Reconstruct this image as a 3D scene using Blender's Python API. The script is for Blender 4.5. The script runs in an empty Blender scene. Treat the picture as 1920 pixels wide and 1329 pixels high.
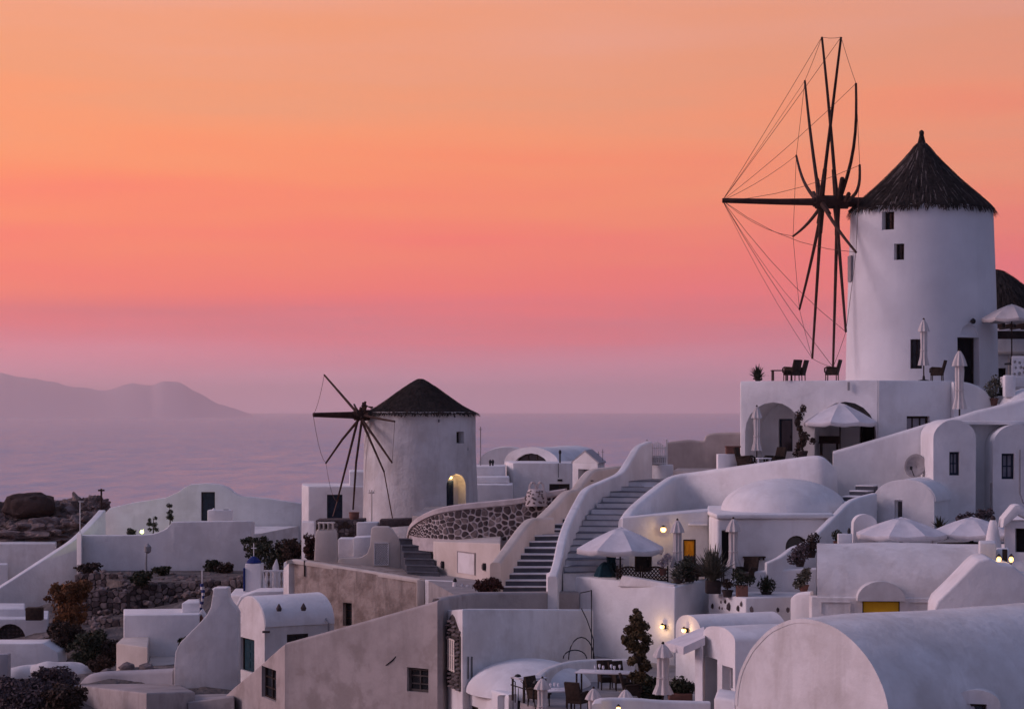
import bpy, bmesh, math, random
import numpy as np
from mathutils import Vector, Matrix, noise as mnoise

random.seed(7)
RNG = np.random.default_rng(7)
R = math.radians
SC = bpy.context.scene
COL = SC.collection

# ------------------------------------------------------------------ camera
F = 4000.0          # focal length in photograph pixels (1920 wide)
HZ = 768.0          # row of the horizon in the photograph
cam = bpy.data.cameras.new('camera')
cam.sensor_fit = 'HORIZONTAL'
cam.sensor_width = 36.0
cam.lens = 36.0 * F / 1920.0
cam.shift_y = (HZ - 664.5) / 1920.0
cam.clip_start = 0.5
cam.clip_end = 200000.0
camo = bpy.data.objects.new('camera', cam)
camo.location = (0, 0, 0)
camo.rotation_euler = (R(90), 0, 0)
COL.objects.link(camo)
SC.camera = camo

# ------------------------------------------------------------------ colour helpers
def lin(c):
    c = c / 255.0
    return c / 12.92 if c <= 0.04045 else ((c + 0.055) / 1.055) ** 2.4
def S(r, g, b, k=1.0):
    return (lin(r) * k, lin(g) * k, lin(b) * k, 1.0)

# ------------------------------------------------------------------ dusk sky
SUN_AZ = R(-62)     # afterglow lies to the left of the view direction (+Y)
SUN_EL = R(24)
wd = bpy.data.worlds.new('World')
SC.world = wd
wd.use_nodes = True
nt = wd.node_tree
N = nt.nodes
L = nt.links
N.clear()
def wn(t, **k):
    n = N.new(t)
    for a, v in k.items():
        setattr(n, a, v)
    return n
def wmath(op, a, b=None, c=None):
    n = wn('ShaderNodeMath', operation=op)
    for i, v in enumerate((a, b, c)):
        if v is None:
            continue
        if isinstance(v, (int, float)):
            n.inputs[i].default_value = v
        else:
            L.new(v, n.inputs[i])
    return n.outputs[0]
def wramp(fac, stops):
    n = wn('ShaderNodeValToRGB')
    el = n.color_ramp.elements
    el[0].position, el[0].color = stops[0]
    el[1].position, el[1].color = stops[-1]
    for p, c in stops[1:-1]:
        e = el.new(p)
        e.color = c
    L.new(fac, n.inputs[0])
    return n.outputs[0]
tc = wn('ShaderNodeTexCoord')
sep = wn('ShaderNodeSeparateXYZ')
L.new(tc.outputs['Generated'], sep.inputs[0])
zc = wmath('MAXIMUM', sep.outputs[2], 0.0)
# thin streaks of high cloud shift the gradient a little
mp = wn('ShaderNodeMapping')
mp.inputs['Scale'].default_value = (2.2, 2.2, 26.0)
L.new(tc.outputs['Generated'], mp.inputs[0])
no = wn('ShaderNodeTexNoise')
no.inputs['Scale'].default_value = 1.6
no.inputs['Detail'].default_value = 4.0
no.inputs['Roughness'].default_value = 0.5
L.new(mp.outputs[0], no.inputs['Vector'])
streak = wmath('SUBTRACT', no.outputs[0], 0.5)
zs = wmath('ADD', zc, wmath('MULTIPLY', wmath('MULTIPLY', streak, 0.13), wmath('MINIMUM', wmath('MULTIPLY', zc, 12.0), 1.0)))
zs = wmath('MAXIMUM', zs, 0.0)
glow = wramp(zs, [(0.0, S(255, 192, 218)), (0.018, S(240, 150, 172)), (0.034, S(238, 120, 136)),
                  (0.047, S(255, 106, 106)), (0.058, S(255, 110, 98)), (0.08, S(255, 123, 94)), (0.105, S(255, 136, 91)), (0.13, S(252, 145, 96)),
                  (0.165, S(240, 149, 106)), (0.195, S(238, 155, 124)), (0.27, S(206, 150, 142)),
                  (0.42, S(146, 128, 152)), (0.70, S(116, 119, 156)), (1.0, S(99, 108, 148))])
bandn = wn('ShaderNodeTexNoise')
mpb = wn('ShaderNodeMapping')
mpb.inputs['Scale'].default_value = (3.0, 3.0, 60.0)
L.new(tc.outputs['Generated'], mpb.inputs[0])
bandn.inputs['Scale'].default_value = 1.3
bandn.inputs['Detail'].default_value = 5.0
L.new(mpb.outputs[0], bandn.inputs['Vector'])
bump = wmath('SUBTRACT', 1.0, wmath('MULTIPLY', wmath('ABSOLUTE', wmath('SUBTRACT', zc, .043)), 85.0))
bump = wmath('MULTIPLY', wmath('MAXIMUM', bump, 0.0), wmath('MULTIPLY', wmath('SUBTRACT', bandn.outputs[0], .25), 1.7))
bmix = wn('ShaderNodeMix', data_type='RGBA')
bmix.inputs['B'].default_value = S(186, 104, 124)
L.new(wmath('MINIMUM', wmath('MAXIMUM', bump, 0.0), .8), bmix.inputs['Factor'])
L.new(glow, bmix.inputs['A'])
glow = bmix.outputs['Result']
anti = wramp(zs, [(0.0, S(92, 99, 131)), (0.06, S(99, 102, 135)), (0.16, S(103, 107, 144)),
                  (0.40, S(101, 107, 144)), (1.0, S(99, 108, 148))])
sx = wmath('MULTIPLY', sep.outputs[0], math.sin(R(-46)))
sy = wmath('MULTIPLY', sep.outputs[1], math.cos(R(-46)))
hz = wmath('SQRT', wmath('ADD', wmath('MULTIPLY', sep.outputs[0], sep.outputs[0]),
                         wmath('ADD', wmath('MULTIPLY', sep.outputs[1], sep.outputs[1]), 1e-4)))
az = wmath('DIVIDE', wmath('ADD', sx, sy), hz)
mr = wn('ShaderNodeMapRange', interpolation_type='SMOOTHSTEP')
mr.inputs['From Min'].default_value = -0.6
mr.inputs['From Max'].default_value = 0.98
L.new(az, mr.inputs['Value'])
mix = wn('ShaderNodeMix', data_type='RGBA')
L.new(mr.outputs[0], mix.inputs['Factor'])
L.new(anti, mix.inputs['A'])
L.new(glow, mix.inputs['B'])
sky = wn('ShaderNodeTexSky', sky_type='NISHITA', sun_disc=False)
sky.sun_elevation = R(1.0)
sky.sun_rotation = SUN_AZ
sky.altitude = 120
sky.air_density = 1.5
bg1 = wn('ShaderNodeBackground')
bg1.inputs['Strength'].default_value = 1.05
L.new(mix.outputs['Result'], bg1.inputs['Color'])
bg2 = wn('ShaderNodeBackground')
bg2.inputs['Strength'].default_value = 0.05
L.new(sky.outputs[0], bg2.inputs['Color'])
addb = wn('ShaderNodeAddShader')
L.new(bg1.outputs[0], addb.inputs[0])
L.new(bg2.outputs[0], addb.inputs[1])
wo = wn('ShaderNodeOutputWorld')
L.new(addb.outputs[0], wo.inputs['Surface'])

# ------------------------------------------------------------------ afterglow of the sun that has just set
sl = bpy.data.lights.new('sun', 'SUN')
sl.energy = 1.4
sl.angle = R(24)
sl.color = (1.0, 0.75, 0.86)
so = bpy.data.objects.new('sun', sl)
d = Vector((math.sin(SUN_AZ - R(28)) * math.cos(SUN_EL), math.cos(SUN_AZ - R(28)) * math.cos(SUN_EL), math.sin(SUN_EL)))
so.rotation_euler = d.to_track_quat('Z', 'Y').to_euler()
so.location = (-40, 60, 40)
COL.objects.link(so)

SC.view_settings.view_transform = 'Standard'
SC.view_settings.look = 'None'
SC.view_settings.exposure = 0.0
SC.view_settings.gamma = 1.0
SC.view_settings.use_curve_mapping = False
SC.render.engine = 'CYCLES'
SC.cycles.use_denoising = True
SC.cycles.max_bounces = 6
SC.cycles.diffuse_bounces = 4
SC.cycles.volume_bounces = 1
SC.cycles.sample_clamp_indirect = 4.0

# ------------------------------------------------------------------ materials
MAT = {}
def mat(name, c1, c2=None, rough=0.85, scale=1.2, bump=0.25, bscale=8.0, streak=0.0, cs=None, spec=0.2, metal=0.0, bdist=0.03,
        detail=5.0, lo=0.38, hi=0.66, emit=None, estr=0.0, trans=0.0, patch=0.0):
    m = bpy.data.materials.new(name)
    m.use_nodes = True
    t = m.node_tree
    n = t.nodes
    l = t.links
    b = n['Principled BSDF']
    b.inputs['Roughness'].default_value = rough
    b.inputs['Specular IOR Level'].default_value = spec
    b.inputs['Metallic'].default_value = metal
    c1 = tuple(c1[:3]) + (1,)
    b.inputs['Base Color'].default_value = c1
    g = n.new('ShaderNodeNewGeometry')
    if c2 is not None:
        c2 = tuple(c2[:3]) + (1,)
        x = n.new('ShaderNodeTexNoise')
        x.inputs['Scale'].default_value = scale
        x.inputs['Detail'].default_value = detail
        x.inputs['Roughness'].default_value = 0.6
        l.new(g.outputs['Position'], x.inputs['Vector'])
        r = n.new('ShaderNodeMapRange')
        r.inputs['From Min'].default_value = lo
        r.inputs['From Max'].default_value = hi
        l.new(x.outputs[0], r.inputs['Value'])
        k = n.new('ShaderNodeMix')
        k.data_type = 'RGBA'
        k.inputs['A'].default_value = c1
        k.inputs['B'].default_value = c2
        l.new(r.outputs[0], k.inputs['Factor'])
        out = k.outputs['Result']
        if streak > 0:
            mp = n.new('ShaderNodeMapping')
            mp.inputs['Scale'].default_value = (1.5, 1.5, 0.22)
            l.new(g.outputs['Position'], mp.inputs[0])
            y = n.new('ShaderNodeTexNoise')
            y.inputs['Scale'].default_value = 1.1
            y.inputs['Distortion'].default_value = .8
            y.inputs['Detail'].default_value = 9.0
            y.inputs['Roughness'].default_value = 0.65
            l.new(mp.outputs[0], y.inputs['Vector'])
            q = n.new('ShaderNodeMapRange')
            q.inputs['From Min'].default_value = 0.5
            q.inputs['From Max'].default_value = 0.75
            q.inputs['To Max'].default_value = streak
            l.new(y.outputs[0], q.inputs['Value'])
            k2 = n.new('ShaderNodeMix')
            k2.data_type = 'RGBA'
            l.new(out, k2.inputs['A'])
            k2.inputs['B'].default_value = tuple((cs or c2)[:3]) + (1,)
            l.new(q.outputs[0], k2.inputs['Factor'])
            out = k2.outputs['Result']
        if patch > 0:
            pn = n.new('ShaderNodeTexNoise')
            pn.inputs['Scale'].default_value = .45
            pn.inputs['Detail'].default_value = 12.0
            pn.inputs['Roughness'].default_value = .62
            l.new(g.outputs['Position'], pn.inputs['Vector'])
            pr_ = n.new('ShaderNodeMapRange')
            pr_.inputs['From Min'].default_value = .53
            pr_.inputs['From Max'].default_value = .58
            pr_.inputs['To Max'].default_value = patch
            l.new(pn.outputs[0], pr_.inputs['Value'])
            k3 = n.new('ShaderNodeMix')
            k3.data_type = 'RGBA'
            l.new(out, k3.inputs['A'])
            k3.inputs['B'].default_value = tuple((cs or c2)[:3]) + (1,)
            l.new(pr_.outputs[0], k3.inputs['Factor'])
            out = k3.outputs['Result']
        l.new(out, b.inputs['Base Color'])
    if bump > 0:
        x = n.new('ShaderNodeTexNoise')
        x.inputs['Scale'].default_value = bscale
        x.inputs['Detail'].default_value = 5.0
        l.new(g.outputs['Position'], x.inputs['Vector'])
        x2 = n.new('ShaderNodeTexNoise')
        x2.inputs['Scale'].default_value = bscale * 0.16
        x2.inputs['Detail'].default_value = 2.0
        l.new(g.outputs['Position'], x2.inputs['Vector'])
        ad = n.new('ShaderNodeMath')
        ad.operation = 'MULTIPLY_ADD'
        ad.inputs[1].default_value = 3.0
        l.new(x2.outputs[0], ad.inputs[0])
        l.new(x.outputs[0], ad.inputs[2])
        bp = n.new('ShaderNodeBump')
        bp.inputs['Strength'].default_value = bump
        bp.inputs['Distance'].default_value = bdist
        l.new(ad.outputs[0], bp.inputs['Height'])
        l.new(bp.outputs[0], b.inputs['Normal'])
    if emit is not None:
        b.inputs['Emission Color'].default_value = tuple(emit[:3]) + (1,)
        b.inputs['Emission Strength'].default_value = estr
    if trans:
        b.inputs['Transmission Weight'].default_value = trans
    MAT[name] = m
    return m

mat('white', (.82, .81, .81), (.70, .69, .69), streak=.28, cs=(.52, .48, .46), scale=.7, bump=.32, bdist=.04, detail=9, patch=.2)
mat('mill_white', (.74, .735, .75), (.66, .655, .67), streak=.16, cs=(.52, .50, .50), scale=.5)
mat('white2', (.78, .76, .75), (.63, .60, .58), streak=.38, cs=(.44, .40, .37), scale=.8, bump=.3, bdist=.04, detail=9, patch=.24)
mat('mill', (.74, .72, .71), (.57, .54, .52), streak=.55, cs=(.40, .36, .34), scale=.7, bump=.5, bdist=.05)
mat('cream', (.66, .59, .53), (.54, .47, .41), streak=.4, cs=(.42, .36, .30), scale=.6)
mat('tan', (.45, .40, .385), (.34, .30, .285), streak=.5, cs=(.28, .24, .22), scale=.9, detail=9, bump=.35, patch=.45)
mat('stained', (.42, .345, .30), (.25, .195, .165), streak=.8, cs=(.13, .10, .085), scale=1.3, detail=10, bump=.6, bdist=.05, lo=.42, hi=.6)
mat('grey', (.42, .41, .43), (.34, .33, .35), scale=.8)
mat('paving', (.34, .32, .32), (.25, .235, .235), scale=1.2)
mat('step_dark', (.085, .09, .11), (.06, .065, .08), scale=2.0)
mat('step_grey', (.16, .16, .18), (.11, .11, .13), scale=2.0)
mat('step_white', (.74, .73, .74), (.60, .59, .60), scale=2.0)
mat('terrain', (.19, .165, .155), (.09, .075, .07), scale=.5, bump=1.0, bscale=3.0, bdist=.25)
mat('rock', (.24, .185, .175), (.10, .075, .07), scale=.9, bump=1.0, bscale=4.0, bdist=.15)
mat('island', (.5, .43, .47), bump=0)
mat('boulder', (.075, .048, .043), (.035, .025, .023), scale=.7, bump=.8, bscale=5.0, bdist=.1)
mat('stone', (.10, .078, .08), (.045, .034, .036), scale=3.0, bump=.8, bscale=14, bdist=.03)
mat('stone_brown', (.25, .205, .20), (.12, .095, .09), scale=3.0, bump=.8, bscale=14, bdist=.03)
mat('mortar', (.60, .54, .53), (.46, .41, .40), scale=2.0)
mat('dry_mortar', (.07, .058, .055), (.04, .033, .03), scale=2.0)
mat('thatch', (.045, .034, .03), (.018, .014, .013), scale=5.0, bump=1.0, bscale=16, bdist=.08, rough=.95)
mat('thatch_light', (.05, .038, .033), (.022, .017, .015), scale=6.0, bump=0, rough=.95)
mat('thatch_grey', (.19, .155, .14), (.09, .07, .06), scale=6.0, bump=0, rough=.95)
mat('spar', (.065, .033, .026), (.035, .018, .015), scale=3.0, bump=.4, bscale=20)
mat('rope', (.11, .06, .05), bump=0)
mat('wood', (.05, .032, .026), (.025, .017, .015), scale=4.0, bump=.3, bscale=20)
mat('grey_wood', (.10, .085, .08), (.06, .05, .048), scale=4.0, bump=.3, bscale=20)
mat('blue_door', (.022, .035, .06), (.014, .02, .036), scale=4.0, bump=.2, rough=.5)
mat('teal', (.012, .05, .07), (.008, .03, .045), scale=4.0, bump=.3, bscale=10)
mat('navy', (.02, .04, .19), (.015, .03, .13), scale=4.0, bump=.1)
mat('yellow', (.85, .50, .03), (.72, .40, .025), scale=2.0, bump=.1)
mat('orange', (.82, .34, .02), (.66, .26, .015), scale=2.0, bump=.1)
mat('metal', (.03, .03, .033), bump=0, rough=.5, metal=.3)
mat('grey_metal', (.30, .29, .30), (.22, .21, .22), scale=3, bump=0, rough=.5)
mat('glass', (.012, .014, .018), bump=0, rough=.12, spec=.5)
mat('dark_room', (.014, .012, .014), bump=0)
mat('curtain', (.30, .29, .33), (.22, .21, .25), scale=3, bump=0, rough=.3)
mat('canvas', (.62, .57, .55), (.54, .49, .47), scale=2.0, bump=.2, bscale=12)
mat('canvas_white', (.72, .70, .72), (.62, .60, .62), scale=2.0, bump=.2, bscale=12)
mat('wicker', (.05, .032, .024), (.028, .018, .014), scale=10, bump=.4, bscale=40)
mat('cushion', (.10, .08, .085), (.07, .058, .06), scale=4, bump=.1)
mat('terracotta', (.22, .11, .085), (.15, .075, .06), scale=4, bump=.2)
mat('dark_pot', (.05, .038, .038), (.03, .024, .024), scale=4, bump=.2)
mat('leaf', (.045, .050, .030), (.022, .026, .016), scale=12, bump=0, rough=.7)
mat('leaf_gold', (.115, .078, .036), (.045, .034, .018), scale=9, bump=0, rough=.7)
mat('leaf_rust', (.22, .095, .038), (.09, .045, .022), scale=1.6, bump=0, rough=.8)
mat('leaf_brown', (.065, .042, .032), (.03, .02, .017), scale=6, bump=0, rough=.8)
mat('leaf_red', (.075, .028, .024), (.03, .014, .013), scale=12, bump=0, rough=.8)
mat('leaf_grey', (.12, .115, .09), (.055, .055, .042), scale=12, bump=0, rough=.8)
mat('leaf_purple', (.11, .085, .095), (.05, .04, .045), scale=9, bump=0, rough=.9)
mat('blossom', (.6, .5, .52), (.4, .32, .34), scale=5, bump=0, rough=.8)
mat('bark', (.07, .05, .04), (.04, .03, .025), scale=5, bump=.4, bscale=20)
mat('warm_lamp', (.9, .7, .4), bump=0, emit=(1.0, .52, .14), estr=3.2)
mat('green_lamp', (.8, .9, .4), bump=0, emit=(.75, .95, .30), estr=3.0)
mat('flag_white', (.6, .58, .6), bump=0)
mat('flag_blue', (.03, .045, .16), bump=0)
mat('glassware', (.7, .7, .75), bump=0, rough=.1, spec=.6)
mat('cloth', (.68, .66, .68), (.58, .56, .58), scale=3, bump=.1)

def sea_material():
    m = bpy.data.materials.new('sea')
    m.use_nodes = True
    t = m.node_tree; n = t.nodes; l = t.links
    n.remove(n['Principled BSDF'])
    df = n.new('ShaderNodeBsdfDiffuse'); gl = n.new('ShaderNodeBsdfGlossy'); mx = n.new('ShaderNodeMixShader')
    g = n.new('ShaderNodeNewGeometry')
    hs = []
    for sc, det in (((.02, .0045, 0), 6), ((.003, .0008, 0), 5)):
        mp = n.new('ShaderNodeMapping')
        mp.inputs['Scale'].default_value = sc
        l.new(g.outputs['Position'], mp.inputs[0])
        x = n.new('ShaderNodeTexNoise')
        x.inputs['Scale'].default_value = 1.0
        x.inputs['Detail'].default_value = det
        x.inputs['Roughness'].default_value = .68
        l.new(mp.outputs[0], x.inputs['Vector'])
        hs.append(x)
    ad = n.new('ShaderNodeMath'); ad.operation = 'MULTIPLY_ADD'; ad.inputs[1].default_value = .6
    l.new(hs[1].outputs[0], ad.inputs[0]); l.new(hs[0].outputs[0], ad.inputs[2])
    bp = n.new('ShaderNodeBump')
    bp.inputs['Strength'].default_value = .3
    bp.inputs['Distance'].default_value = 14.0
    l.new(ad.outputs[0], bp.inputs['Height'])
    l.new(bp.outputs[0], gl.inputs['Normal'])
    gl.inputs['Roughness'].default_value = .22
    gl.inputs['Color'].default_value = (.92, .95, 1, 1)
    df.inputs['Color'].default_value = (.34, .42, .52, 1)
    rr = n.new('ShaderNodeMapRange')
    rr.inputs['From Min'].default_value = .55; rr.inputs['From Max'].default_value = 1.05
    rr.inputs['To Min'].default_value = .05; rr.inputs['To Max'].default_value = .42
    l.new(ad.outputs[0], rr.inputs['Value']); l.new(rr.outputs[0], mx.inputs[0])
    l.new(df.outputs[0], mx.inputs[1]); l.new(gl.outputs[0], mx.inputs[2])
    l.new(mx.outputs[0], n['Material Output'].inputs['Surface'])
    MAT['sea'] = m
sea_material()

# ------------------------------------------------------------------ geometry helpers
def X(px, Y): return (px - 960.0) * Y / F
def Z(py, Y): return (HZ - py) * Y / F
def P(px, py, Y): return Vector((X(px, Y), Y, Z(py, Y)))
def XY(px, Y): return Vector((X(px, Y), Y))

def tag(o, label=None, cat=None, group=None, kind=None):
    if label: o['label'] = label
    if cat:
        o['category'] = cat
        o['kind'] = 'thing'
    if group: o['group'] = group
    if kind: o['kind'] = kind
    return o
def thing(name, label, cat, loc=(0, 0, 0), group=None, rz=0.0):
    o = bpy.data.objects.new(name, None)
    COL.objects.link(o)
    o.location = loc
    o.rotation_euler = (0, 0, rz)
    o.empty_display_size = .2
    return tag(o, label, cat, group)
def wloc(o):
    v = Vector((0, 0, 0))
    while o is not None:
        v += o.location
        o = o.parent
    return v
def finish(name, me, m, parent, smooth=True, ang=38):
    if smooth:
        me.polygons.foreach_set('use_smooth', [True] * len(me.polygons))
        me.set_sharp_from_angle(angle=R(ang))
    if m: me.materials.append(MAT[m])
    o = bpy.data.objects.new(name, me)
    COL.objects.link(o)
    if parent is not None: o.parent = parent
    return o
def obj(name, vs, fs, m, parent=None, bevel=0.0, seg=2, smooth=True, local=False, ang=38, lump=0.0, cuts=0):
    """world-space vertices -> one mesh object (under its parent, if any)"""
    vs = [Vector(v) for v in vs]
    if not local:
        if parent is not None: off = wloc(parent)
        else:
            off = Vector((sum(v.x for v in vs) / len(vs), sum(v.y for v in vs) / len(vs), min(v.z for v in vs)))
        vs = [v - off for v in vs]
    bm = bmesh.new()
    bv = [bm.verts.new(v) for v in vs]
    for f in fs:
        try: bm.faces.new([bv[i] for i in f])
        except ValueError: pass
    bm.normal_update()
    bmesh.ops.recalc_face_normals(bm, faces=bm.faces)
    if bevel > 0:
        es = [e for e in bm.edges if len(e.link_faces) == 2 and e.calc_face_angle(0) > R(28)]
        bmesh.ops.bevel(bm, geom=es, offset=bevel, segments=seg, profile=.5, affect='EDGES', clamp_overlap=True)
    if cuts:
        bmesh.ops.subdivide_edges(bm, edges=bm.edges, cuts=cuts, use_grid_fill=True)
    if lump > 0:
        for v in bm.verts:
            q = v.co + (wloc(parent) if parent else Vector((0, 0, 0)))
            v.co += mnoise.noise_vector(q * .55) * lump
    me = bpy.data.meshes.new(name)
    bm.to_mesh(me)
    bm.free()
    o = finish(name, me, m, parent, smooth, ang)
    if parent is None and not local: o.location = off
    return o
def raw(name, V, Fc, m, parent=None, smooth=False):
    """large numpy meshes (quads or triangles)"""
    V = np.asarray(V, dtype=np.float32)
    if parent is not None: V = V - np.array(wloc(parent), dtype=np.float32)
    me = bpy.data.meshes.new(name)
    me.from_pydata(V.tolist(), [], np.asarray(Fc).tolist())
    me.update()
    return finish(name, me, m, parent, smooth)

def ext(poly, dv):
    """polygon (list of 3-D points) extruded by dv -> verts, faces"""
    n = len(poly)
    vs = [Vector(p) for p in poly] + [Vector(p) + Vector(dv) for p in poly]
    fs = [list(range(n)), list(range(2 * n - 1, n - 1, -1))]
    for i in range(n):
        j = (i + 1) % n
        fs.append([i, j, n + j, n + i])
    return vs, fs
def slab(name, poly, dv, m, parent=None, bevel=0.0, **k):
    v, f = ext(poly, dv)
    return obj(name, v, f, m, parent, bevel, **k)
def plan(name, pts, z0, z1, m, parent=None, bevel=0.06, seg=3, **k):
    """plan polygon, z1 scalar or one top height per corner"""
    n = len(pts)
    z1 = z1 if isinstance(z1, (list, tuple)) else [z1] * n
    vs = [Vector((p[0], p[1], z0)) for p in pts] + [Vector((p[0], p[1], z)) for p, z in zip(pts, z1)]
    fs = [list(range(n)), list(range(n, 2 * n))]
    for i in range(n):
        j = (i + 1) % n
        fs.append([i, j, n + j, n + i])
    k.setdefault('lump', .035 if bevel > 0 else 0)
    return obj(name, vs, fs, m, parent, bevel, seg, **k)
def boxm(c, s, rz=0.0, ax=None):
    """verts/faces of a box; ax = (u, v, w) axes"""
    if ax is None:
        u = Vector((math.cos(rz), math.sin(rz), 0)); v = Vector((-math.sin(rz), math.cos(rz), 0)); w = Vector((0, 0, 1))
    else: u, v, w = ax
    c = Vector(c)
    vs = [c + u * (sx * s[0] / 2) + v * (sy * s[1] / 2) + w * (sz * s[2] / 2) for sz in (-1, 1) for sx, sy in ((-1, -1), (1, -1), (1, 1), (-1, 1))]
    fs = [[0, 1, 2, 3], [4, 5, 6, 7], [0, 1, 5, 4], [1, 2, 6, 5], [2, 3, 7, 6], [3, 0, 4, 7]]
    return vs, fs
def box(name, c, s, m, parent=None, rz=0.0, bevel=0.0, ax=None, **k):
    v, f = boxm(c, s, rz, ax)
    return obj(name, v, f, m, parent, bevel, **k)
class MB:
    """collects several solids of ONE part"""
    def __init__(s): s.v = []; s.f = []
    def add(s, vf):
        o = len(s.v)
        s.v += list(vf[0]); s.f += [[i + o for i in f] for f in vf[1]]
        return s
    def box(s, c, sz, rz=0.0, ax=None): return s.add(boxm(c, sz, rz, ax))
    def tube(s, pts, r, n=6): return s.add(tubem(pts, r, n))
    def build(s, name, m, parent=None, bevel=0.0, **k): return obj(name, s.v, s.f, m, parent, bevel, **k)
def tubem(pts, r, n=6):
    pts = [Vector(p) for p in pts]
    rs = r if isinstance(r, (list, tuple)) else [r] * len(pts)
    vs, fs = [], []
    for i, p in enumerate(pts):
        t = (pts[min(i + 1, len(pts) - 1)] - pts[max(i - 1, 0)]).normalized()
        a = Vector((0, 0, 1)) if abs(t.z) < .9 else Vector((1, 0, 0))
        u = t.cross(a).normalized(); w = t.cross(u)
        for k in range(n):
            q = 2 * math.pi * k / n
            vs.append(p + u * (math.cos(q) * rs[i]) + w * (math.sin(q) * rs[i]))
    for i in range(len(pts) - 1):
        for k in range(n):
            j = (k + 1) % n
            fs.append([i * n + k, i * n + j, (i + 1) * n + j, (i + 1) * n + k])
    fs.append(list(range(n)))
    fs.append(list(range((len(pts) - 1) * n, len(pts) * n)))
    return vs, fs
def tube(name, pts, r, m, parent=None, n=6, **k):
    v, f = tubem(pts, r, n)
    return obj(name, v, f, m, parent, **k)
def lathem(c, prof, n=24, mod=None, a0=0.0):
    """prof: list of (radius, z) from bottom to top; mod(theta, z) scales radius"""
    c = Vector(c)
    vs, fs = [], []
    for r, z in prof:
        for k in range(n):
            q = a0 + 2 * math.pi * k / n
            rr = r * (mod(q, z) if mod else 1)
            vs.append(c + Vector((math.cos(q) * rr, math.sin(q) * rr, z)))
    for i in range(len(prof) - 1):
        for k in range(n):
            j = (k + 1) % n
            fs.append([i * n + k, i * n + j, (i + 1) * n + j, (i + 1) * n + k])
    fs.append(list(range(n)))
    fs.append(list(range((len(prof) - 1) * n, len(prof) * n)))
    return vs, fs
def lathe(name, c, prof, m, parent=None, n=24, mod=None, a0=0.0, **k):
    v, f = lathem(c, prof, n, mod, a0)
    return obj(name, v, f, m, parent, **k)
def catmull(pts, sub=6):
    """smooth a list of tuples"""
    pts = [np.array(p, float) for p in pts]
    out = []
    for i in range(len(pts) - 1):
        p0 = pts[max(i - 1, 0)]; p1 = pts[i]; p2 = pts[i + 1]; p3 = pts[min(i + 2, len(pts) - 1)]
        for k in range(sub):
            t = k / sub
            out.append(.5 * ((2 * p1) + (-p0 + p2) * t + (2 * p0 - 5 * p1 + 4 * p2 - p3) * t * t + (-p0 + 3 * p1 - 3 * p2 + p3) * t ** 3))
    out.append(pts[-1])
    return out
def ribbon(name, pts, th, zb, m, parent=None, sub=6, rnd=.6, smooth=True, side=0.0):
    """wall along a path: pts = (px, py_top, Y[, z_bottom]); th = thickness; rounded top; side: -1..1 where the path sits in the thickness"""
    raws = []
    for p in pts:
        w = P(p[0], p[1], p[2])
        raws.append((w.x, w.y, w.z, p[3] if len(p) > 3 else zb))
    if smooth: raws = catmull(raws, sub)
    n = len(raws)
    vs, fs = [], []
    prof = [(-.5, None)]
    k = 5
    r = th * .5 * rnd
    for i in range(n):
        a = raws[max(i - 1, 0)]; b = raws[min(i + 1, n - 1)]
        t = Vector((b[0] - a[0], b[1] - a[1])).normalized()
        nn = Vector((-t.y, t.x))
        x, y, zt, z0 = raws[i]
        cx, cy = x + nn.x * side * th / 2, y + nn.y * side * th / 2
        row = [(-th / 2, z0)]
        for q in range(k + 1):
            an = math.pi / 2 * q / k
            row.append((-th / 2 + r * (1 - math.cos(an)), zt - r + r * math.sin(an)))
        for q in range(k + 1):
            an = math.pi / 2 * (1 - q / k)
            row.append((th / 2 - r * (1 - math.cos(an)), zt - r + r * math.sin(an)))
        row.append((th / 2, z0))
        m0 = len(row)
        for o_, z in row: vs.append(Vector((cx + nn.x * o_, cy + nn.y * o_, z)))
    for i in range(n - 1):
        for j in range(m0):
            j2 = (j + 1) % m0
            fs.append([i * m0 + j, i * m0 + j2, (i + 1) * m0 + j2, (i + 1) * m0 + j])
    fs.append(list(range(m0)))
    fs.append(list(range((n - 1) * m0, n * m0)))
    return obj(name, vs, fs, m, parent)
def archpts(hw, zs, rise, n=18):
    """arch outline from +hw springing over to -hw (local u, z)"""
    return [(hw * math.cos(math.pi * k / n), zs + rise * math.sin(math.pi * k / n)) for k in range(n + 1)]
def sweep(name, prof, A, B, closed, m, parent, lump, ang=30):
    """profile (u, z) swept from A to B in short, slightly uneven sections"""
    t = (B - A).normalized(); u = Vector((-t.y, t.x)); Ln = (B - A).length
    ns = max(2, int(Ln / .55)); M = len(prof)
    vs, fs = [], []
    zmin = min(p[1] for p in prof)
    for i in range(ns + 1):
        c = A + t * (Ln * i / ns)
        for (a_, z_) in prof:
            q = Vector((c.x + u.x * a_, c.y + u.y * a_, z_))
            d1 = mnoise.fractal(q * .42, 1, 2, 3) * lump; d2 = mnoise.fractal(q * .42 + Vector((9, 3, 5)), 1, 2, 3) * lump
            if z_ <= zmin + .01: d2 = 0
            vs.append(Vector((q.x + u.x * d1, q.y + u.y * d1, q.z + d2)))
    for i in range(ns):
        for j in range(M):
            k = (j + 1) % M
            fs.append([i * M + j, i * M + k, (i + 1) * M + k, (i + 1) * M + j])
    return vs, fs, M, ns
def vault(name, A, B, hw, zs, rise, zb, m, parent=None, n=20, bevel=0.03, inset=0.0, lump=.06):
    """solid barrel vault from plan point A to B with walls down to zb"""
    A = Vector(A); B = Vector(B)
    prof = [(hw, zb)] + archpts(hw, zs, rise, n) + [(-hw, zb)]
    vs, fs, M, ns = sweep(name, prof, A, B, True, m, parent, lump)
    fs += [list(range(M)), list(range(ns * M, ns * M + M))]
    return obj(name, vs, fs, m, parent, 0, ang=42)
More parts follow.
